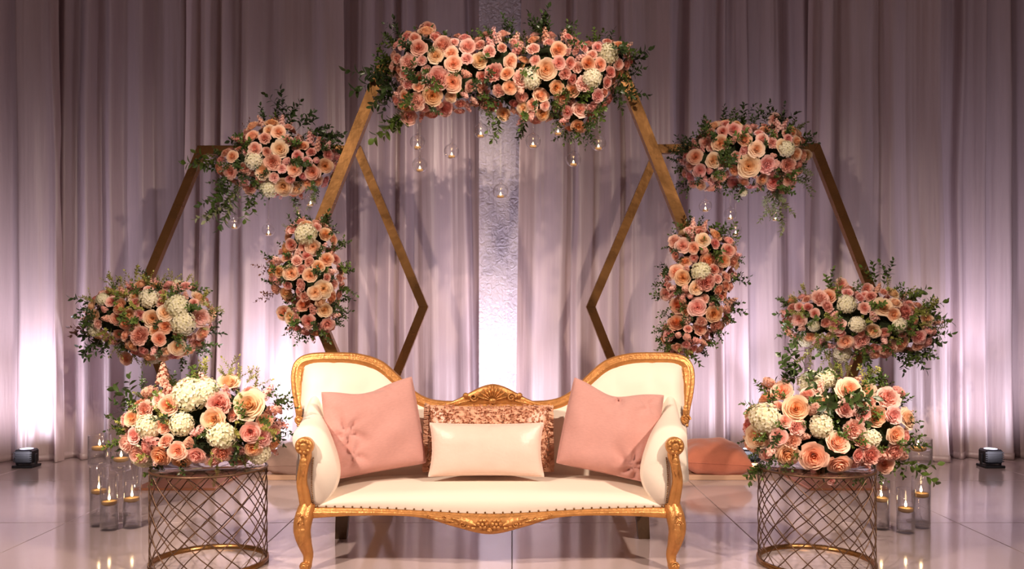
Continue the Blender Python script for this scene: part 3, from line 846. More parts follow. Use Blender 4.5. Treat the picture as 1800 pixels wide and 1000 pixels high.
def vase(px, base_y, rim_y, wpx, candle_y, lab, clab, foot=False, bowl_bottom=None):
    d = CH * F / (base_y - HY)
    pp = F / d
    x = (px - CX) / pp; H = CH - (rim_y - HY) / pp; r = wpx / 2 / pp; cz = CH - (candle_y - HY) / pp
    root = thing('candle_vase', lab, 'vase', (x, d, 0), group='glass candle vases beside the wire baskets')
    m = MB()
    if not foot:
        lathe(m, [(0, 0.0), (r * 0.97, 0.0), (r, 0.004), (r, H - 0.002), (r - 0.0015, H), (r - 0.003, H - 0.002), (r - 0.003, 0.012), (0, 0.012)], 28)
        wb = 0.013
    else:
        bb = CH - (bowl_bottom - HY) / pp
        lathe(m, [(0, 0.0), (r * 0.85, 0.0), (r * 0.85, 0.004), (r * 0.3, 0.014), (0.012, 0.04), (0.011, bb * 0.5), (0.018, bb * 0.55), (0.011, bb * 0.6), (0.012, bb - 0.03), (r * 0.5, bb - 0.008), (r * 0.95, bb), (r, bb + 0.012), (r, H - 0.002), (r - 0.0015, H), (r - 0.003, H - 0.002), (r - 0.003, bb + 0.012), (0, bb + 0.008)], 28)
        wb = bb + 0.012
    m.build('glass', M['glass'], root)
    m = MB(); lathe(m, [(0, wb), (r - 0.004, wb), (r - 0.004, cz - 0.012), (0, cz - 0.012)], 24); m.build('water', M['water'], root)
    c = thing('floating_candle', clab, 'candle', (x, d, cz - 0.018), group='floating candles in the glass vases')
    rc = min(r * 0.86, 0.042)
    m = MB(); lathe(m, [(0, 0.0), (rc * 0.6, 0.0), (rc * 0.95, 0.008), (rc, 0.020), (rc * 0.96, 0.024), (rc * 0.7, 0.021), (0, 0.020)], 22); m.build('wax', M['wax'], c)
    m = MB(); tube(m, [(0, 0, 0.018), (0.0006, 0, 0.03)], 0.0009, 5); m.build('wick', M['black'], c)
    link('flame', FL, c, (0, 0, 0.027))
    return root
V = [(174, 924, 820, 31, 862, 'short clear glass cylinder left front of the left vase cluster, half behind another', False, None),
     (192, 931, 836, 31, 882, 'shortest clear glass cylinder at the front of the left vase cluster', False, None),
     (232, 927, 818, 31, 876, 'clear glass cylinder nearest the left wire basket', False, None),
     (175, 905, 764, 38, 786, 'tall footed glass hurricane at the left rear of the left vase cluster', True, 818),
     (213, 905, 780, 36, 806, 'tall footed glass hurricane half hidden by the left basket flowers', True, 826),
     (1614, 917, 770, 46, 787, 'tall footed glass hurricane at the back of the right vase cluster', True, 818),
     (1619, 927, 838, 31, 868, 'clear glass cylinder below the footed hurricane, right of its neighbour', False, None),
     (1592, 936, 858, 31, 894, 'shortest clear glass cylinder at the front of the right vase cluster', False, None),
     (1549, 930, 842, 29, 876, 'clear glass cylinder touching the edge of the right wire basket', False, None)]
for k, (px, by, ry, wp, cy_, lab, ft, bb) in enumerate(V):
    vase(px, by, ry, wp, cy_, lab, 'candle in the ' + lab.replace('clear ', '').split(',')[0], ft, bb)

# ------------------------------------------------------------------ hanging glass globes
def globe_proto():
    r = 0.046
    m = MB(); prof = []
    for i in range(15):
        a = -math.pi / 2 + (math.pi * 0.90) * i / 14; prof.append((r * math.cos(a) if i else 0.0, r * math.sin(a)))
    prof += [(0.006, 0.052), (0.0035, 0.060), (0.0, 0.063)]
    lathe(m, prof, 22); g = m.mesh('glass_globe'); g.materials.append(M['glass'])
    m = MB(); pts = [Vector((0.008 * math.cos(a), 0, 0.070 + 0.009 * math.sin(a))) for a in [2 * math.pi * k / 12 for k in range(12)]]
    tube(m, pts, 0.0016, 5, closed=True); h = m.mesh('hook'); h.materials.append(M['glass'])
    m = MB(); lathe(m, [(0, -0.040), (0.018, -0.040), (0.0195, -0.038), (0.0195, -0.026), (0.017, -0.026), (0.0165, -0.029), (0, -0.029)], 16); t = m.mesh('tealight'); t.materials.append(M['wax'])
    return g, h, t
GP = globe_proto()
def globe(px, py, d, top_py, lab):
    c = P(px, py, d)
    root = thing('hanging_globe', lab, 'candle holder', c, group='hanging glass tealight globes')
    link('glass_ball', GP[0], root); link('hook', GP[1], root)
    tl = link('tealight', GP[2], root); f = link('flame', FL, tl, (0, 0, -0.030)); f.scale = (0.9, 0.9, 0.7)
    m = MB(); top = CH - (top_py - HY) / F * d - c.z
    tube(m, [(0, 0, 0.078), (0, 0, top)], 0.0009, 4); m.build('cord', M['cord'], root)
    g = root.rotation_euler; return root
G = [(734, 250, 5.10, 190, 'upper of the two stacked glass globes under the left end of the centre flowers'),
     (738, 290, 5.16, 200, 'lower of the two stacked glass globes under the left end of the centre flowers'),
     (794, 266, 5.10, 160, 'glass globe hanging second in from the left under the centre flowers'),
     (845, 230, 5.12, 160, 'high glass globe hanging in the gap of the centre flowers'),
     (880, 336, 5.10, 190, 'lowest glass globe hanging alone below the middle of the centre flowers'),
     (937, 248, 5.08, 190, 'glass globe hanging just right of the centre foliage tip'),
     (981, 226, 5.12, 170, 'highest glass globe under the right half of the centre flowers'),
     (1008, 280, 5.10, 190, 'low glass globe under the right half of the centre flowers'),
     (1052, 252, 5.10, 150, 'glass globe hanging nearest the right leg of the large arch'),
     (412, 392, 6.05, 300, 'glass globe among the trailing greenery of the left arch'),
     (472, 404, 6.05, 300, 'lowest glass globe inside the left arch'),
     (525, 378, 6.08, 300, 'glass globe inside the left arch beside the large arch flowers'),
     (546, 352, 6.05, 300, 'small high glass globe inside the left arch'),
     (1240, 362, 6.05, 300, 'high glass globe inside the right arch above the side flowers'),
     (1284, 376, 6.08, 300, 'middle of the three glass globes above the right side flowers'),
     (1293, 404, 6.05, 300, 'lowest glass globe beside the right side flowers'),
     (1363, 378, 6.05, 300, 'glass globe in the pale trailing greenery of the right arch')]
for a in G: globe(*a)

# ------------------------------------------------------------------ flowers
def rose_mesh(seed, n=30, mat='rose_peach', openness=1.0, ruffle=0.0, name='rose'):
    """spiral rose: tight upright heart, cupped petals overlapping outwards, lips rolled back"""
    r = random.Random(seed); mb = MB(); NU, NV = 6, 5
    for i in range(n):
        t = i / (n - 1); o = t ** 0.8
        phi = i * 2.39996 + r.uniform(-0.25, 0.25)
        hw = math.radians(75 - 32 * t) * r.uniform(0.92, 1.08)
        Rr = (0.07 + 0.80 * o) * r.uniform(0.95, 1.05)                 # radius where the petal stands
        lean = (0.04 + 0.30 * o ** 2 * openness)                        # how far the rim falls outward
        top = 0.58 - 0.42 * o ** 1.6 - 0.10 * openness * o
        vs = []; at = []
        for a in range(NU):
            u = -1 + 2 * a / (NU - 1)
            for b in range(NV):
                v = b / (NV - 1)
                w = (0.35 + 0.65 * math.sin(math.pi * min(1, 0.12 + 0.62 * v))) * (1 if v < 0.99 else 0.80)
                ang = phi + u * hw * w
                lip = max(0, v - 0.7) / 0.3
                rho = Rr * (0.30 + 0.70 * min(1, v * 1.35) ** 0.6) + lean * v * v + 0.07 * lip * o
                z = -0.40 + (top + 0.40) * v ** (0.8 + 0.4 * o) - 0.10 * lip * o * openness - 0.12 * u * u * v
                z += 0.03 * math.sin(u * 4 + i * 2.1) * v
                if ruffle: z += ruffle * v * v * math.sin(u * 8 + i * 1.7) * 0.6; rho += ruffle * v * r.uniform(-1, 1) * 0.6
                vs.append((rho * math.cos(ang), rho * math.sin(ang), z))
                at.append(min(1, max(0, -0.05 + 0.95 * t ** 0.7 + 0.30 * (v - 0.55))))
        mb.add(vs, grid_faces(NU, NV), at)
    me = mb.mesh(name, True, True); me.materials.append(M[mat]); return me

def floret(mb, R, size, petals, r, rimv=1.0):
    for k in range(petals):
        a = 2 * math.pi * k / petals + r.uniform(-0.15, 0.15); c, s = math.cos(a), math.sin(a); tz = r.uniform(0.1, 0.35)
        pts = [(0, 0, 0), (0.45 * c - 0.42 * s, 0.45 * s + 0.42 * c, tz * 0.4), (1.0 * c - 0.2 * s, 1.0 * s + 0.2 * c, tz), (1.0 * c + 0.2 * s, 1.0 * s - 0.2 * c, tz * 0.8), (0.45 * c + 0.42 * s, 0.45 * s - 0.42 * c, tz * 0.5)]
        mb.add([(x * size, y * size, z * size) for x, y, z in pts], [(0, 4, 3, 2), (0, 2, 1)], [0.1, rimv * 0.8, rimv, rimv, rimv * 0.8], mat=R)

def dome_dirs(n, r, zmin=-0.25):
    out = []
    for i in range(n):
        z = 1 - (1 - zmin) * (i + 0.5) / n; a = i * 2.39996 + r.uniform(-0.2, 0.2)
        s = math.sqrt(max(0, 1 - z * z)); out.append(Vector((s * math.cos(a), s * math.sin(a), z)))
    return out

def hydrangea_mesh(seed):
    r = random.Random(seed); mb = MB()
    ellipsoid(mb, (0, 0, 0.0), (0.78, 0.78, 0.66), 12, 8)
    mb.a = [0.25] * len(mb.a)
    for d in dome_dirs(62, r, -0.35):
        p = Vector((d.x, d.y, d.z * 0.85)) * r.uniform(0.84, 0.98)
        R = Matrix.Translation(p) @ d.to_track_quat('Z', 'Y').to_matrix().to_4x4() @ Matrix.Rotation(r.uniform(0, 6), 4, 'Z')
        floret(mb, R, 0.25, 4, r, r.uniform(0.75, 1.0))
    me = mb.mesh('hydrangea', True, True); me.materials.append(M['hydrangea']); return me

def stock_mesh(seed, mat='stock'):
    """spike of small ruffled florets, bud tip, standing along +Z"""
    r = random.Random(seed); mb = MB(); n = 26
    for i in range(n):
        t = i / (n - 1); z = -0.9 + 2.5 * t; a = i * 2.39996; rad = 0.60 * (1 - 0.72 * t ** 1.5)
        d = Vector((math.cos(a), math.sin(a), 0.45 + 0.5 * t)).normalized(); p = Vector((rad * math.cos(a), rad * math.sin(a), z))
        R = Matrix.Translation(p) @ d.to_track_quat('Z', 'Y').to_matrix().to_4x4()
        s = 0.40 * (1 - 0.55 * t) * r.uniform(0.85, 1.15)
        floret(mb, R, s, 5, r, r.uniform(0.6, 1.0))
        floret(mb, R @ Matrix.Translation((0, 0, s * 0.25)) @ Matrix.Rotation(0.6, 4, 'Z'), s * 0.62, 4, r, r.uniform(0.5, 0.9))
    ellipsoid(mb, (0, 0, 0.1), (0.34, 0.34, 1.1), 8, 6); mb.a[-48:] = [0.1] * 48
    me = mb.mesh('stock_flower', True, True); me.materials.append(M[mat]); return me

def leaf(mb, base, d, nrm, L, W, fold=0.25, curl=0.2):
    d = d.normalized(); s = d.cross(nrm)
    if s.length < 1e-4: s = d.cross(Vector((0.3, 1, 0.1)))
    s.normalize(); n = s.cross(d).normalized(); vs = []
    for t, w in ((0, 0.08), (0.22, 0.75), (0.5, 1.0), (0.78, 0.66), (1.0, 0.03)):
        c = base + d * (L * t) - n * (curl * L * t * t)
        vs += [c - s * (W * w / 2) + n * (fold * W * w / 2), c, c + s * (W * w / 2) + n * (fold * W * w / 2)]
    mb.add(vs, grid_faces(5, 3))

def sprig_mesh(seed, mat, n=15, leafL=0.17, leafW=0.065, bend=0.25, forks=2, name='foliage_sprig'):
    """unit-length sprig along +Z: stem, forks and pointed leaves"""
    r = random.Random(seed); mb = MB()
    def branch(p0, d0, L, cnt, sc):
        side = Vector((r.uniform(-1, 1), r.uniform(-1, 1), 0)).normalized()
        pts = [p0 + d0 * (L * t) + side * (bend * L * t * t) for t in [k / 5 for k in range(6)]]
        tube(mb, pts, 0.007 * sc, 4, scale=lambda t: 1 - 0.7 * t)
        for k in range(cnt):
            t = 0.22 + 0.78 * k / (cnt - 1) if cnt > 1 else 1
            q = t * 5; i = min(4, int(q)); p = pts[i].lerp(pts[i + 1], q - i); T = (pts[i + 1] - pts[i]).normalized()
            a = k * 2.4 + r.uniform(-0.4, 0.4); o = T.orthogonal().normalized(); o = Matrix.Rotation(a, 3, T) @ o
            dd = (T * r.uniform(0.5, 0.9) + o * (0.9 if k < cnt - 1 else 0.1)).normalized()
            leaf(mb, p, dd, T, leafL * sc * r.uniform(0.8, 1.15) * (1 - 0.25 * t), leafW * sc * r.uniform(0.85, 1.1))
        return pts
    pts = branch(Vector((0, 0, 0)), Vector((0, 0, 1)), 1.0, n, 1.0)
    for k in range(forks):
        p = pts[1 + k]; o = Vector((r.uniform(-1, 1), r.uniform(-1, 1), 0)).normalized()
        branch(p, (Vector((0, 0, 1)) + o * 0.75).normalized(), r.uniform(0.4, 0.6), max(5, n // 2), 0.9)
    me = mb.mesh(name, True); me.materials.append(M[mat]); return me

K = {}
K['rose'] = [rose_mesh(s, 30, 'rose_peach', op) for s, op in ((1, 1.0), (2, 0.75), (3, 0.9), (4, 0.55))]
K['cream'] = [rose_mesh(s, 30, 'rose_cream', op) for s, op in ((5, 1.0), (6, 0.8))]
K['pink'] = [rose_mesh(s, 26, 'rose_pink', op) for s, op in ((7, 0.9), (8, 0.6), (9, 1.0))]
K['carn'] = [rose_mesh(s, 34, 'carnation', 0.7, 0.16, 'carnation') for s in (10, 11, 12)]
K['hyd'] = [hydrangea_mesh(s) for s in (13, 14)]
K['stock'] = [stock_mesh(s) for s in (15, 16, 17)]
K['dark'] = [sprig_mesh(s, 'leaf_dark', 17, 0.25, 0.11) for s in (20, 21, 22)]
K['mid'] = [sprig_mesh(s, 'leaf_mid', 17, 0.25, 0.12) for s in (23, 24)]
K['lime'] = [sprig_mesh(s, 'leaf_lime', 30, 0.15, 0.07, 0.2, 3) for s in (25, 26)]
K['sage'] = [sprig_mesh(s, 'leaf_sage', 30, 0.15, 0.075, 0.2, 3) for s in (27, 28)]
K['rust'] = [sprig_mesh(s, 'leaf_rust', 20, 0.15, 0.07, 0.2, 2) for s in (29,)]
PART = {'rose': 'rose', 'cream': 'cream_rose', 'pink': 'pink_rose', 'carn': 'carnation', 'hyd': 'hydrangea', 'stock': 'stock_flower', 'dark': 'leaf_sprig', 'mid': 'leaf_sprig', 'lime': 'feathery_sprig', 'sage': 'feathery_sprig', 'rust': 'bronze_sprig'}

def arrangement(name, label, cat, d, blobs, seed, mix, rose_px, manual=(), sprigs=(), dep=None, fill=120, depth_r=0.24, leafmix=('dark', 'mid'), base_z=None, fill_len=(0.08, 0.16)):
    """blobs: (px, py, rx, ry) lobes in the photograph at distance d; blooms cover their real 3-D surface"""
    r = random.Random(seed); pp = F / d
    c0 = sum((P(b[0], b[1], d) for b in blobs), Vector()) / len(blobs)
    root = thing(name, label, cat, (c0.x, d, base_z if base_z is not None else c0.z)); off = root.location
    E = []
    for (px, py, rx, ry) in blobs:
        E.append((P(px, py, d), rx / pp, min(depth_r, max(rx, ry) / pp), ry / pp))
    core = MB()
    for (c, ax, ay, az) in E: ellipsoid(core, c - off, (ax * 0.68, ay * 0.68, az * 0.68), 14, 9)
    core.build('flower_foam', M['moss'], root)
    def inside(p, k=0.86):
        for (c, ax, ay, az) in E:
            q = p - c
            if (q.x / ax) ** 2 + (q.y / ay) ** 2 + (q.z / az) ** 2 < k * k: return True
        return False
    placed = []
    def put(kind, p, nrm, size, spin=None, tilt=0.25):
        me = r.choice(K[kind]); o = bpy.data.objects.new(PART[kind], me); COL.objects.link(o); o.parent = root
        nrm = (nrm.normalized() + Vector((r.uniform(-tilt, tilt), r.uniform(-tilt, tilt), r.uniform(-tilt, tilt)))).normalized()
        o.rotation_euler = (nrm.to_track_quat('Z', 'Y').to_matrix() @ Matrix.Rotation(r.uniform(0, 6.28) if spin is None else spin, 3, 'Z')).to_euler()
        o.location = p - off; o.scale = (size, size, size)
        return o
    R0 = rose_px / 2 / pp
    SZ = {'rose': 0.80, 'cream': 0.80, 'pink': 0.62, 'carn': 0.66, 'hyd': 1.05, 'stock': 0.60}
    # blooms placed where the photograph shows them
    for (kind, px, py, dia) in manual:
        best = None
        a = P(px, py, 1.0); a = a - Vector((0, 0, CH)); a.normalize(); cam0 = Vector((0, 0, CH))
        for (c, ax, ay, az) in E:      # ray against the lobes
            o_ = cam0 - c; ux, uy, uz = a.x / ax, a.y / ay, a.z / az; ox, oy, oz = o_.x / ax, o_.y / ay, o_.z / az
            A = ux * ux + uy * uy + uz * uz; B = 2 * (ux * ox + uy * oy + uz * oz); C = ox * ox + oy * oy + oz * oz - 1
            D = B * B - 4 * A * C
            if D > 0:
                t = (-B - math.sqrt(D)) / (2 * A)
                if best is None or t < best[0]:
                    p = cam0 + a * t; q = p - c; best = (t, p, Vector((q.x / ax ** 2, q.y / ay ** 2, q.z / az ** 2)).normalized())
        if best is None:
            p = P(px, py, d); nrm = Vector((0, -1, 0)); cn = min((e[0] for e in E), key=lambda c: (c - p).length)
            put(leafmix[0], cn, p - cn, (p - cn).length * 0.95, tilt=0.02)
        else: p, nrm = best[1], (best[2] + Vector((0, -0.9, 0))).normalized()
        R = dia / 2 / F * p.y * (1.0 if kind in ('hyd', 'stock') else 0.88)
        placed.append((p, R * 0.9)); put(kind, p + nrm * (R * 0.1), nrm, R, tilt=0.12)
    kinds = [k for k, w in mix for _ in range(w)]
    for att in range(4200):
        c, ax, ay, az = r.choice(E)
        v = Vector((r.gauss(0, 1), r.gauss(0, 1) , r.gauss(0, 1))).normalized()
        if v.y > 0.45: continue
        p = c + Vector((v.x * ax, v.y * ay, v.z * az)) * r.uniform(0.94, 1.06)
        if inside(p, 0.9): continue
        kind = r.choice(kinds); R = R0 * SZ[kind] * r.uniform(0.8, 1.15)
        if any((p - q).length < (R + s) * 0.88 for q, s in placed): continue
        nrm = Vector((v.x / ax, v.y / ay, v.z / az)).normalized()
        if base_z is not None and p.z < base_z + (0.03 if math.hypot(p.x - off.x, p.y - d) < 0.29 else -0.05): continue
        placed.append((p, R)); put(kind, p, (nrm + Vector((0, -0.25, 0.05))), R)
    # short leaves pushed in between the blooms
    for k in range(fill):
        c, ax, ay, az = r.choice(E)
        v = Vector((r.gauss(0, 1), r.gauss(0, 1), r.gauss(0, 1))).normalized()
        if v.y > 0.6: continue
        p = c + Vector((v.x * ax, v.y * ay, v.z * az)) * 0.80
        if inside(p, 0.7): continue
        nrm = Vector((v.x / ax, v.y / ay, v.z / az)).normalized()
        L = r.uniform(*fill_len)
        if base_z is not None and p.z + nrm.z * L < base_z: continue
        put(r.choice(leafmix), p, nrm, L, tilt=0.5)
    # long sprigs that shape the outline: from (x0,y0) to (x1,y1)
    for sp in sprigs:
        x0, y0, x1, y1, kind = sp[:5]; dy = sp[5] if len(sp) > 5 else r.uniform(-0.10, 0.06)
        a = P(x0, y0, d); b = P(x1, y1, d) + Vector((0, dy, 0)); L = (b - a).length
        put(kind, a if kind != 'stock' else a.lerp(b, 0.5), b - a, L * (0.28 if kind == 'stock' else 1), tilt=0.04)
    return root

MIXA = (('rose', 4), ('pink', 4), ('carn', 5), ('stock', 3), ('cream', 1))
arrangement('flower_garland', 'wide peach and blush rose garland on top of the large arch', 'flowers', 5.08,
    [(745, 105, 55, 48), (800, 130, 62, 62), (745, 172, 48, 30), (870, 110, 55, 48), (905, 150, 62, 42), (970, 125, 72, 62), (1030, 140, 50, 62), (1072, 105, 34, 30), (1012, 200, 26, 28), (940, 185, 40, 26)], 101, MIXA, 30,
    manual=[('cream', 766, 98, 30), ('rose', 797, 112, 32), ('cream', 843, 107, 30), ('rose', 795, 145, 36), ('pink', 778, 80, 38), ('carn', 770, 138, 46), ('carn', 718, 110, 34), ('pink', 716, 130, 30), ('pink', 822, 82, 32),
            ('rose', 981, 88, 32), ('cream', 960, 122, 40), ('hyd', 932, 138, 40), ('carn', 918, 138, 34), ('rose', 896, 154, 28), ('hyd', 1068, 96, 40), ('rose', 1034, 112, 28), ('hyd', 1040, 138, 36), ('carn', 1028, 146, 32),
            ('rose', 989, 170, 32), ('rose', 1006, 158, 28), ('carn', 868, 128, 36), ('carn', 732, 178, 34), ('pink', 718, 205, 32), ('rose', 760, 168, 36), ('pink', 782, 190, 32), ('cream', 793, 170, 22), ('pink', 1020, 192, 30), ('rose', 1016, 222, 28), ('pink', 752, 52, 30), ('pink', 736, 84, 30), ('rose', 954, 200, 26), ('rose', 885, 200, 24), ('carn', 860, 184, 30)],
    sprigs=[(700, 110, 628, 168, 'dark'), (705, 100, 652, 108, 'dark'), (700, 90, 682, 58, 'dark'), (710, 140, 640, 140, 'dark'), (705, 130, 660, 185, 'dark'), (735, 185, 655, 236, 'mid'), (720, 190, 680, 220, 'mid'), (700, 120, 665, 90, 'mid'), (690, 130, 672, 200, 'dark'),
            (950, 80, 948, 18, 'dark'), (965, 80, 968, 28, 'dark'), (945, 80, 930, 38, 'dark'), (975, 80, 1000, 40, 'dark'), (1000, 80, 1002, 44, 'mid'), (1045, 90, 1050, 60, 'mid'), (1065, 100, 1075, 56, 'dark'), (1075, 120, 1135, 84, 'dark'), (1080, 130, 1130, 120, 'dark'), (1080, 150, 1132, 178, 'dark'), (1060, 150, 1110, 160, 'dark'), (1085, 120, 1100, 80, 'dark'), (1065, 160, 1065, 190, 'mid'), (1070, 150, 1100, 190, 'dark'),
            (880, 190, 880, 246, 'mid'), (862, 185, 855, 215, 'mid'), (880, 80, 905, 62, 'dark'), (850, 85, 845, 60, 'dark'), (730, 70, 740, 42, 'rust'), (915, 90, 925, 60, 'mid'), (850, 160, 842, 190, 'sage')], fill=173)

arrangement('flower_garland', 'rose and greenery garland along the top of the left arch', 'flowers', 6.02,
    [(430, 292, 42, 30), (480, 265, 55, 52), (500, 300, 52, 40), (548, 285, 42, 42)], 102, MIXA, 28,
    manual=[('hyd', 448, 282, 34), ('cream', 462, 300, 32), ('cream', 492, 262, 30), ('rose', 490, 232, 26), ('cream', 498, 328, 34), ('hyd', 474, 330, 34), ('rose', 518, 298, 28), ('rose', 572, 292, 28), ('pink', 405, 302, 28), ('pink', 448, 262, 28), ('carn', 480, 285, 32), ('rose', 540, 320, 26), ('pink', 440, 330, 26), ('cream', 520, 330, 30)],
    sprigs=[(500, 225, 498, 162, 'dark'), (505, 230, 520, 180, 'dark'), (530, 240, 592, 225, 'dark'), (540, 250, 605, 260, 'dark'), (520, 230, 560, 200, 'dark'), (450, 240, 400, 232, 'dark'), (450, 250, 412, 262, 'mid'), (400, 280, 335, 305, 'mid'), (390, 275, 350, 290, 'lime'), (470, 225, 455, 195, 'dark'), (430, 240, 440, 210, 'rust'),
            (420, 320, 402, 404, 'mid'), (415, 315, 374, 372, 'mid'), (430, 320, 380, 395, 'sage'), (440, 320, 425, 380, 'mid'), (545, 235, 575, 215, 'dark'), (485, 220, 480, 180, 'dark'), (550, 330, 548, 365, 'sage')], fill=112)

arrangement('flower_cluster', 'hanging cluster of peach roses on the left point of the large arch', 'flowers', 5.08,
    [(545, 425, 42, 36), (530, 480, 52, 48), (560, 490, 40, 60), (550, 555, 42, 32)], 103, MIXA, 28,
    manual=[('hyd', 538, 412, 40), ('cream', 550, 434, 28), ('rose', 572, 412, 26), ('rose', 512, 480, 30), ('rose', 545, 484, 28), ('cream', 568, 508, 32), ('cream', 554, 514, 28), ('rose', 504, 514, 26), ('rose', 534, 536, 28), ('rose', 574, 456, 26), ('pink', 512, 430, 24), ('pink', 542, 565, 26), ('cream', 570, 545, 28), ('rose', 500, 550, 28), ('pink', 575, 570, 26)],
    sprigs=[(560, 410, 566, 370, 'dark'), (565, 405, 582, 378, 'dark'), (560, 400, 548, 378, 'dark'), (500, 470, 452, 478, 'rust'), (500, 460, 465, 455, 'dark'), (495, 510, 455, 522, 'rust'), (495, 500, 465, 500, 'dark'), (585, 440, 616, 430, 'mid'), (590, 500, 626, 512, 'mid'), (590, 480, 622, 470, 'mid'), (585, 530, 600, 545, 'mid'), (540, 575, 520, 602, 'mid'), (550, 575, 548, 600, 'mid'), (520, 570, 505, 592, 'mid'), (510, 410, 500, 395, 'lime'), (560, 575, 585, 590, 'mid')], fill=91, fill_len=(0.06, 0.12))

arrangement('flower_cluster', 'hanging cluster of peach roses on the right point of the large arch', 'flowers', 5.08,
    [(1225, 435, 42, 36), (1260, 455, 34, 40), (1225, 500, 55, 48), (1235, 545, 48, 42), (1205, 590, 38, 30)], 104, MIXA, 28,
    manual=[('cream', 1236, 422, 26), ('rose', 1244, 460, 36), ('rose', 1188, 478, 28), ('rose', 1200, 488, 30), ('hyd', 1232, 478, 36), ('carn', 1240, 495, 36), ('cream', 1224, 506, 26), ('rose', 1192, 536, 32), ('rose', 1190, 568, 36), ('rose', 1255, 552, 32), ('pink', 1226, 540, 34), ('pink', 1172, 516, 26), ('pink', 1200, 432, 28), ('rose', 1272, 458, 26), ('pink', 1230, 578, 26), ('rose', 1204, 460, 24), ('carn', 1186, 424, 26), ('pink', 1280, 440, 26)],
    sprigs=[(1215, 410, 1210, 376, 'dark'), (1225, 410, 1232, 388, 'mid'), (1245, 415, 1262, 385, 'mid'), (1260, 425, 1290, 395, 'mid'), (1265, 430, 1285, 412, 'sage'), (1275, 480, 1306, 505, 'dark'), (1275, 490, 1300, 475, 'dark'), (1265, 530, 1296, 560, 'dark'), (1265, 540, 1285, 555, 'mid'), (1180, 470, 1158, 478, 'dark'), (1178, 520, 1146, 522, 'mid'), (1180, 540, 1160, 560, 'mid'), (1205, 600, 1214, 640, 'mid'), (1195, 600, 1175, 618, 'mid'), (1225, 590, 1245, 612, 'mid'), (1180, 580, 1162, 600, 'dark'), (1200, 590, 1195, 625, 'lime')], fill=102, fill_len=(0.06, 0.12))

arrangement('flower_garland', 'rose and greenery garland along the top of the right arch', 'flowers', 6.02,
    [(1240, 290, 38, 42), (1275, 262, 48, 48), (1320, 275, 55, 52), (1365, 270, 42, 52), (1370, 312, 28, 24)], 105, MIXA, 28,
    manual=[('rose', 1266, 252, 30), ('cream', 1254, 282, 30), ('rose', 1222, 276, 28), ('rose', 1308, 245, 30), ('cream', 1330, 262, 30), ('cream', 1316, 292, 42), ('hyd', 1382, 262, 30), ('cream', 1376, 256, 26), ('carn', 1348, 290, 34), ('pink', 1340, 245, 24), ('pink', 1240, 250, 24), ('pink', 1230, 300, 26), ('cream', 1418, 272, 20), ('pink', 1362, 210, 24), ('pink', 1290, 228, 28), ('carn', 1385, 290, 28), ('pink', 1360, 320, 28), ('pink', 1378, 332, 24), ('hyd', 1306, 338, 16), ('cream', 1258, 310, 18), ('pink', 1290, 320, 26)],
    sprigs=[(1310, 230, 1300, 184, 'dark'), (1300, 230, 1285, 198, 'dark'), (1320, 230, 1330, 190, 'dark'), (1345, 225, 1350, 182, 'dark'), (1355, 230, 1394, 200, 'dark'), (1370, 240, 1412, 212, 'sage'), (1385, 250, 1425, 242, 'mid'), (1385, 260, 1425, 268, 'mid'), (1380, 300, 1428, 326, 'sage'), (1380, 290, 1420, 300, 'sage'), (1235, 250, 1195, 252, 'dark'), (1230, 300, 1200, 312, 'mid'), (1310, 310, 1304, 350, 'mid'), (1360, 320, 1350, 388, 'sage'), (1365, 320, 1368, 396, 'sage'), (1355, 320, 1340, 370, 'sage'), (1250, 240, 1240, 225, 'dark')], fill=122)

arrangement('flower_spray', 'low cream and peach spray on the outer point of the left arch', 'flowers', 6.0,
    [(205, 555, 46, 45), (262, 548, 56, 50), (315, 555, 52, 56), (285, 595, 62, 34)], 106, (('rose', 3), ('pink', 2), ('carn', 4), ('stock', 2), ('cream', 3), ('hyd', 1)), 28,
    manual=[('rose', 211, 538, 32), ('hyd', 312, 538, 42), ('hyd', 322, 568, 44), ('cream', 268, 560, 34), ('hyd', 262, 525, 36), ('cream', 290, 550, 30), ('carn', 246, 590, 36), ('rose', 280, 596, 28), ('carn', 352, 558, 34), ('cream', 312, 610, 32), ('rose', 222, 630, 26), ('pink', 206, 560, 26), ('carn', 345, 600, 30), ('pink', 196, 530, 22)],
    sprigs=[(190, 540, 132, 525, 'dark'), (190, 560, 112, 580, 'rust'), (185, 575, 132, 588, 'dark'), (190, 590, 135, 612, 'dark'), (200, 590, 165, 632, 'dark'), (195, 570, 150, 560, 'dark'), (190, 550, 152, 545, 'rust'), (210, 520, 190, 480, 'lime'), (225, 520, 210, 486, 'lime'), (240, 520, 238, 470, 'lime'), (280, 515, 282, 482, 'lime'), (300, 515, 305, 478, 'lime'), (320, 515, 330, 482, 'lime'), (335, 525, 360, 500, 'mid'), (345, 540, 375, 520, 'lime'), (350, 585, 388, 585, 'dark'), (345, 600, 382, 612, 'mid'), (230, 610, 235, 640, 'lime'), (255, 610, 262, 642, 'lime'), (210, 560, 200, 610, 'mid'), (335, 510, 345, 490, 'lime')], fill=122, leafmix=('dark', 'mid', 'lime'))

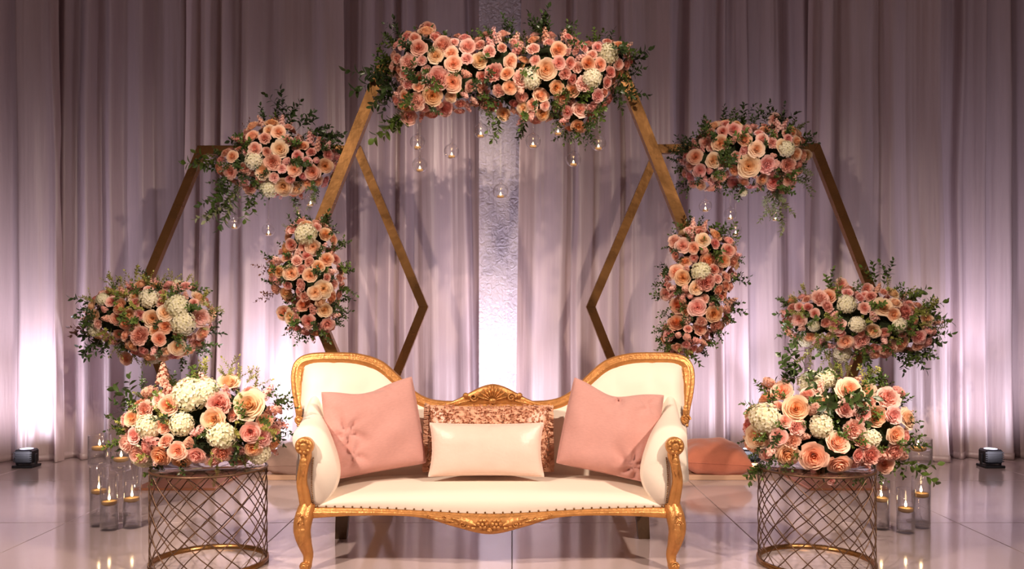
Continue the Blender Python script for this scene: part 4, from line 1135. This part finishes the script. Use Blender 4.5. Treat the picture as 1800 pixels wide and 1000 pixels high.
arrangement('flower_spray', 'low blush and ivory spray on the outer point of the right arch', 'flowers', 6.0,
    [(1430, 560, 50, 42), (1480, 560, 58, 52), (1540, 565, 60, 58), (1590, 575, 48, 42)], 108, (('rose', 3), ('pink', 3), ('carn', 5), ('stock', 2), ('cream', 2), ('hyd', 1)), 28,
    manual=[('carn', 1442, 525, 34), ('rose', 1456, 522, 30), ('hyd', 1488, 535, 34), ('cream', 1552, 540, 34), ('hyd', 1506, 570, 30), ('hyd', 1580, 572, 28), ('rose', 1486, 600, 30), ('carn', 1514, 598, 34), ('hyd', 1430, 572, 22), ('pink', 1405, 562, 26), ('carn', 1590, 548, 32), ('rose', 1584, 604, 30), ('carn', 1560, 612, 34), ('pink', 1615, 592, 30), ('carn', 1470, 570, 34), ('pink', 1524, 508, 24), ('pink', 1480, 500, 24), ('rose', 1424, 592, 22), ('hyd', 1480, 620, 34)],
    sprigs=[(1420, 540, 1372, 560, 'mid'), (1420, 545, 1385, 530, 'mid'), (1430, 530, 1400, 520, 'mid'), (1420, 580, 1370, 580, 'mid'), (1430, 595, 1385, 600, 'dark'), (1460, 520, 1452, 476, 'mid'), (1475, 515, 1470, 490, 'lime'), (1540, 510, 1540, 460, 'mid'), (1550, 510, 1565, 465, 'mid'), (1560, 520, 1590, 505, 'mid'), (1580, 535, 1630, 505, 'mid'), (1590, 545, 1660, 545, 'mid'), (1600, 560, 1640, 535, 'mid'), (1605, 580, 1662, 600, 'mid'), (1600, 590, 1650, 612, 'mid'), (1590, 600, 1620, 650, 'dark'), (1580, 600, 1595, 650, 'dark'), (1440, 600, 1410, 645, 'lime'), (1460, 605, 1450, 650, 'lime'), (1480, 610, 1490, 655, 'lime'), (1600, 550, 1640, 570, 'dark'), (1520, 610, 1525, 650, 'mid')], fill=153, leafmix=('mid', 'mid', 'lime'))

MIXB = (('rose', 4), ('pink', 2), ('carn', 4), ('stock', 3), ('cream', 2), ('hyd', 1))
arrangement('basket_flowers', 'lush cream and coral bouquet on the left wire basket', 'flowers', 3.84,
    [(275, 755, 52, 55), (330, 735, 62, 62), (390, 735, 62, 66), (445, 742, 44, 60), (350, 775, 90, 34)], 107, MIXB, 42,
    manual=[('hyd', 335, 695, 62), ('hyd', 362, 688, 50), ('cream', 402, 672, 40), ('cream', 376, 738, 46), ('cream', 438, 712, 54), ('hyd', 390, 764, 52), ('hyd', 320, 745, 44), ('carn', 385, 710, 44), ('hyd', 262, 750, 46), ('rose', 288, 748, 32), ('rose', 312, 792, 34), ('rose', 283, 800, 42), ('carn', 225, 780, 38), ('pink', 244, 800, 36), ('carn', 390, 795, 38), ('carn', 418, 800, 40), ('rose', 446, 786, 36), ('pink', 440, 760, 40), ('rose', 232, 735, 30), ('stock', 262, 690, 34), ('stock', 480, 722, 28), ('pink', 345, 800, 36), ('rose', 465, 740, 30), ('carn', 460, 770, 36), ('carn', 255, 720, 34)],
    sprigs=[(260, 720, 192, 680, 'dark'), (255, 730, 205, 705, 'dark'), (240, 760, 190, 745, 'dark'), (245, 765, 196, 762, 'mid'), (290, 715, 300, 690, 'mid'), (300, 740, 278, 720, 'mid'), (310, 730, 305, 700, 'mid'), (330, 690, 338, 640, 'mid'), (285, 690, 290, 635, 'stock'), (360, 680, 362, 630, 'lime'), (345, 680, 350, 640, 'lime'), (400, 670, 405, 625, 'lime'), (430, 680, 452, 650, 'lime'), (415, 680, 430, 645, 'lime'), (460, 750, 515, 755, 'dark'), (465, 745, 505, 735, 'dark'), (285, 800, 275, 850, 'mid'), (280, 800, 268, 838, 'mid'), (380, 805, 388, 848, 'lime'), (440, 700, 462, 655, 'lime'), (250, 690, 245, 660, 'dark')],
    fill=130, depth_r=0.22, base_z=0.44, leafmix=('dark', 'mid', 'lime'), fill_len=(0.06, 0.12))

arrangement('basket_flowers', 'lush peach and white bouquet on the right wire basket', 'flowers', 3.84,
    [(1368, 755, 50, 58), (1410, 735, 58, 62), (1470, 735, 62, 68), (1535, 745, 52, 64), (1450, 785, 90, 32)], 109, MIXB, 44,
    manual=[('hyd', 1425, 675, 50), ('hyd', 1455, 665, 36), ('rose', 1375, 688, 40), ('rose', 1400, 718, 48), ('hyd', 1345, 735, 56), ('cream', 1332, 768, 46), ('hyd', 1442, 748, 44), ('rose', 1492, 685, 46), ('cream', 1510, 702, 34), ('carn', 1500, 755, 40), ('rose', 1472, 778, 46), ('rose', 1384, 798, 42), ('rose', 1430, 802, 50), ('pink', 1368, 768, 32), ('carn', 1400, 750, 34), ('rose', 1540, 732, 40), ('hyd', 1530, 770, 36), ('rose', 1574, 764, 34), ('carn', 1560, 700, 44), ('stock', 1578, 690, 30), ('carn', 1530, 800, 36), ('rose', 1555, 815, 34), ('pink', 1350, 800, 26), ('carn', 1570, 730, 34), ('stock', 1352, 672, 26), ('rose', 1440, 828, 30), ('pink', 1462, 840, 26), ('stock', 1585, 800, 26)],
    sprigs=[(1385, 690, 1380, 605, 'dark'), (1395, 690, 1390, 620, 'dark'), (1410, 680, 1425, 640, 'dark'), (1375, 690, 1372, 640, 'dark'), (1360, 700, 1325, 678, 'mid'), (1350, 715, 1308, 702, 'mid'), (1450, 710, 1460, 678, 'dark', -0.22), (1455, 715, 1440, 690, 'dark', -0.22), (1470, 712, 1476, 685, 'dark', -0.22), (1460, 670, 1465, 640, 'lime'), (1480, 670, 1478, 640, 'lime'), (1510, 680, 1520, 640, 'lime'), (1530, 690, 1545, 655, 'mid'), (1350, 800, 1308, 840, 'mid'), (1355, 805, 1320, 825, 'mid'), (1560, 780, 1615, 778, 'dark'), (1570, 800, 1622, 845, 'mid'), (1570, 790, 1600, 830, 'mid'), (1500, 820, 1510, 850, 'mid'), (1480, 815, 1475, 845, 'mid'), (1550, 690, 1560, 650, 'dark'), (1545, 820, 1545, 850, 'mid')],
    fill=130, depth_r=0.22, base_z=0.44, leafmix=('dark', 'mid', 'mid'), fill_len=(0.06, 0.12))
